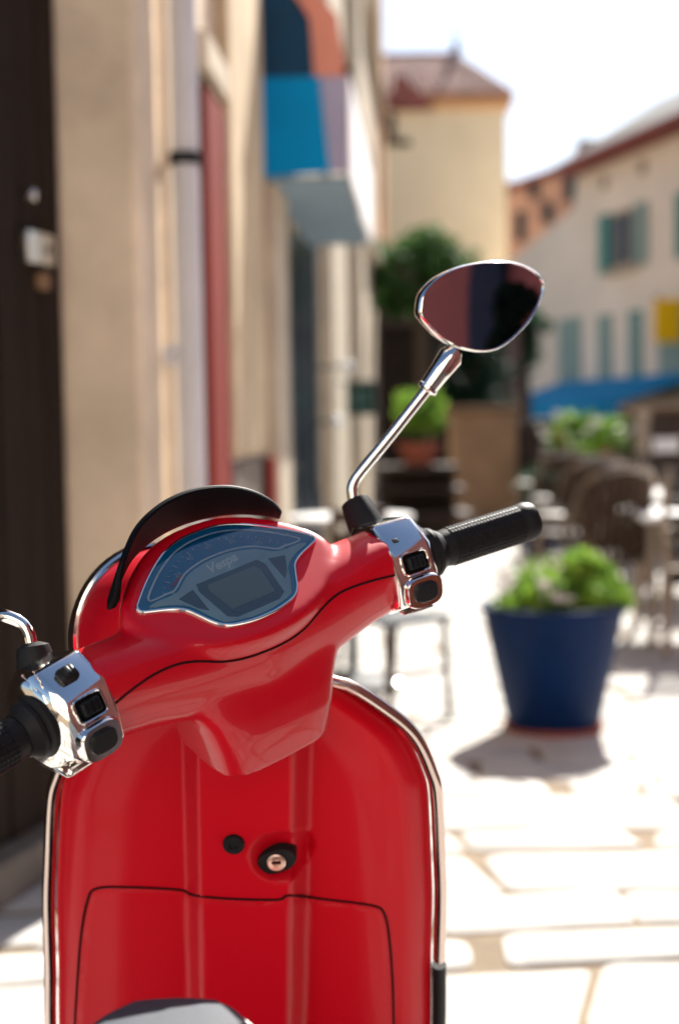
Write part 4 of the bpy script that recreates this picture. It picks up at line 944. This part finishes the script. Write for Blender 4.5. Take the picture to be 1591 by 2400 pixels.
# ---- mirrors
def mirrors():
    ey = Hd(0, 1, 0)
    def toH(p):
        v = p - HB; return V((v.dot(E1), v.dot(E2), v.dot(HA)))
    d_ = 1.395
    b0 = toH(at(842 * S, 1208 * S, 1.385)); b1 = toH(at(823 * S, 1166 * S, 1.392))
    stem = [toH(at(x * S, y_ * S, d_)) for x, y_ in ((817, 1160), (813, 1132), (818, 1112), (835, 1088), (900, 1008), (952, 942), (985, 900), (1012, 863), (1040, 824))]
    outp = [(570, 400), (590, 300), (680, 200), (820, 130), (980, 95), (1100, 90), (1210, 100), (1310, 140), (1370, 190), (1395, 250), (1380, 330), (1340, 420), (1270, 520), (1180, 610), (1090, 670), (1000, 690), (900, 680), (800, 650), (700, 590), (620, 510), (575, 450)]
    # mirror plane: faces back and to the right of the street, as the turned bar carries it
    mc = at(1125, 728, 1.40); mn = V((.46, -.885, -.03)).normalized()
    def onpl(px, py):
        v = ray(px, py); return CAMP + v * ((mc - CAMP).dot(mn) / v.dot(mn))
    ring = [onpl(780 + a / 2.817, 580 + b / 2.817) for a, b in outp]
    ring = catmull(ring, 3, True); cen = sum(ring, V((0, 0, 0))) / len(ring)
    ringH = [toH(q) for q in ring]; cH = toH(cen); v = HB; nH = V((mn.dot(E1), mn.dot(E2), mn.dot(HA)))
    for sd in (1, -1):
        fx = lambda p: Hw(p.x * sd + (.012 if sd < 0 else 0), p.y, p.z); fd = lambda p: Hd(p.x * sd, p.y, p.z)
        a, b = b0, b1
        if sd < 0:
            a = toH(at(90 * S, 1580 * S, 1.214)); b = toH(at(77 * S, 1490 * S, 1.215)); a.x = -(a.x - .012); b.x = -(b.x - .012)
        m = MB(); ax_ = (b - a).normalized()
        m.lathe(fx(a - ax_ * .016), fd(ax_), [(.0185, 0), (.0175, .018), (.0150, .036), (.0140, .040), (.006, .042)] if sd > 0 else [(.0200, -.016), (.0185, .015), (.0150, .044), (.0135, .049), (.006, .052)], 24); m.build('mirror_boot', 'rubber', sc_)
        m = MB(); foot = a - ax_ * .035; m.tube([fx(foot), fx(a - ax_ * .013)], [.026, .0195], 20); m.build('mirror_mount', 'red_paint', sc_)
        pth = [fx(p) for p in catmull(stem[:7], 4)]
        if sd < 0: pth = catmull([at(74 * S, 1492 * S, 1.215), at(66 * S, 1462 * S, 1.215), at(48 * S, 1438 * S, 1.215), at(18 * S, 1424 * S, 1.215), at(-30 * S, 1412 * S, 1.214), fx(stem[5]), fx(stem[6])], 5)
        m = MB(); m.tube(pth, .0056, 16); ms = m.build('mirror_stem', 'chrome', sc_)
        s5, s8 = fx(stem[6]), fx(stem[8]); dv = (s8 - s5)
        m = MB(); m.lathe(s5, dv, [(.006, -.002), (.0105, 0), (.0105, .003), (.0095, .004), (.0105, dv.length * .5), (.0125, dv.length), (.008, dv.length + .008)], 24); m.build('stem_sleeve', 'chrome', ms)
        rg = [fx(p) for p in ringH]; c = fx(cH); n_ = fd(nH)
        def rr(k, off): return [c + (p - c) * k - n_ * off for p in rg]
        m = MB(); m.loft([rr(.94, .004), rr(.957, -.0002), rr(.975, -.0020), rr(1.0, -.0005), rr(1.005, .004), rr(.98, .012), rr(.88, .021), rr(.65, .029), rr(.3, .033), rr(.02, .034)]); hd_ = m.build('mirror_head', 'chrome', sc_, smooth=60, bevel=0)
        m = MB(); m.loft([rr(.958, .0004), rr(.93, .00038), rr(.5, .0003), rr(.02, .00028)]); m.build('mirror_glass', 'mirror', hd_, smooth=80)
mirrors()
# ---- seat
st_tab = [(1.000, .016, .786), (.992, .036, .7935), (.975, .048, .797), (.94, .062, .800), (.88, .085, .803), (.78, .115, .806), (.62, .135, .812), (.45, .140, .820), (.30, .135, .825), (.22, .11, .826), (.205, .07, .824)]
rings = []; pipeL, pipeR = [], []
for y_, w, zt in st_tab:
    xc = -.122 + (.98 - y_) * .02; r_ = []
    for a, b in ((-1, -.075), (-1.02, -.040), (-1.0, -.016), (-.90, -.0055), (-.70, -.0012), (-.35, 0), (0, .0004), (.35, 0), (.70, -.0012), (.90, -.0055), (1.0, -.016), (1.02, -.040), (1, -.075)): r_.append(V((xc + a * w, y_, zt + b)))
    rings.append(r_); pipeL.append(V((xc - w * 1.0, y_, zt - .014))); pipeR.append(V((xc + w * 1.0, y_, zt - .014)))
def dens(rs_, k=5):
    cols = [catmull([r[i] for r in rs_], k) for i in range(len(rs_[0]))]; return [[c[j] for c in cols] for j in range(len(cols[0]))]
m = MB(); m.loft(dens(rings)); seat = m.build('seat', 'seat_vinyl', sc_, smooth=50)
for pp in (pipeL, pipeR):
    m = MB(); m.tube(catmull(pp, 5), .0028, 8); m.build('seat_piping', 'piping_white', seat)
# ---- lower body, floor, wheels
m = MB()
def body_ring(y_, w, z0, z1): return se_ring((XC, y_, (z0 + z1) / 2), (1, 0, 0), (0, 0, 1), w, (z1 - z0) / 2, 3, 32)
m.loft([body_ring(*r) for r in ((.985, .07, .30, .735), (.93, .10, .29, .745), (.8, .15, .28, .75), (.6, .20, .28, .752), (.35, .20, .32, .755), (.12, .14, .42, .755), (.02, .07, .52, .735))]); m.build('rear_body', 'red_paint', sc_, smooth=60)
m = MB(); m.bx(XC - .20, XC + .20, .96, 1.56, .262, .325); m.build('floorboard', 'black_plastic', sc_, bevel=.02)
WF = V((XC, HB.y + math.tan(RK) * (HB.z - .235) + .12, .235)); WR = V((XC, .28, .235))
m = MB(); m.tube([V((XC, 1.66, .36)), WF + V((0, 0, .02))], .03, 16); m.build('steering_column', 'iron', sc_)
wd_f = (V((1, 0, 0)) * math.cos(R(33)) + V((0, 1, 0)) * math.sin(R(33)))
for c_, ax_ in ((WF, wd_f), (WR, V((1, 0, 0)))):
    m = MB(); m.lathe(c_, ax_, [(.15, -.045), (.19, -.052), (.222, -.040), (.2345, -.015), (.2350, 0), (.2345, .015), (.222, .040), (.19, .052), (.15, .045)], 48, cap=False); w_ = m.build('wheel', 'tyre', sc_)
    m = MB(); m.lathe(c_, ax_, [(.152, -.04), (.14, -.02), (.05, -.015), (.03, -.04), (.03, .04), (.05, .015), (.14, .02), (.152, .04)], 36); m.build('rim', 'brushed', w_)
m = MB(); rg = []
fdir = V((-wd_f.y, wd_f.x, 0))
for i in range(15):
    a = lerp(R(-5), R(112), i / 14); cc = WF + fdir * (math.cos(a) * .262) + V((0, 0, math.sin(a) * .262)); rad = (cc - WF).normalized()
    rg.append([cc + wd_f * x_ + rad * y_ for x_, y_ in ((-.075, -.06), (-.07, -.01), (-.04, .012), (0, .018), (.04, .012), (.07, -.01), (.075, -.06))])
m.loft(rg, cap=False, closed=False); m.build('front_fender', 'red_paint', sc_, smooth=60)
m = MB(); m.tube(catmull([(XC - .14, .86, .28), (XC - .16, .87, .1), (XC - .17, .90, .012)], 4), .012, 8); m.tube(catmull([(XC + .14, .86, .28), (XC + .16, .87, .1), (XC + .17, .90, .012)], 4), .012, 8); m.tube([(XC - .16, .87, .1), (XC + .16, .87, .1)], .01, 8); m.build('centre_stand', 'iron', sc_)
for o in list(bpy.data.objects):
    if '_local' in o: del o['_local']
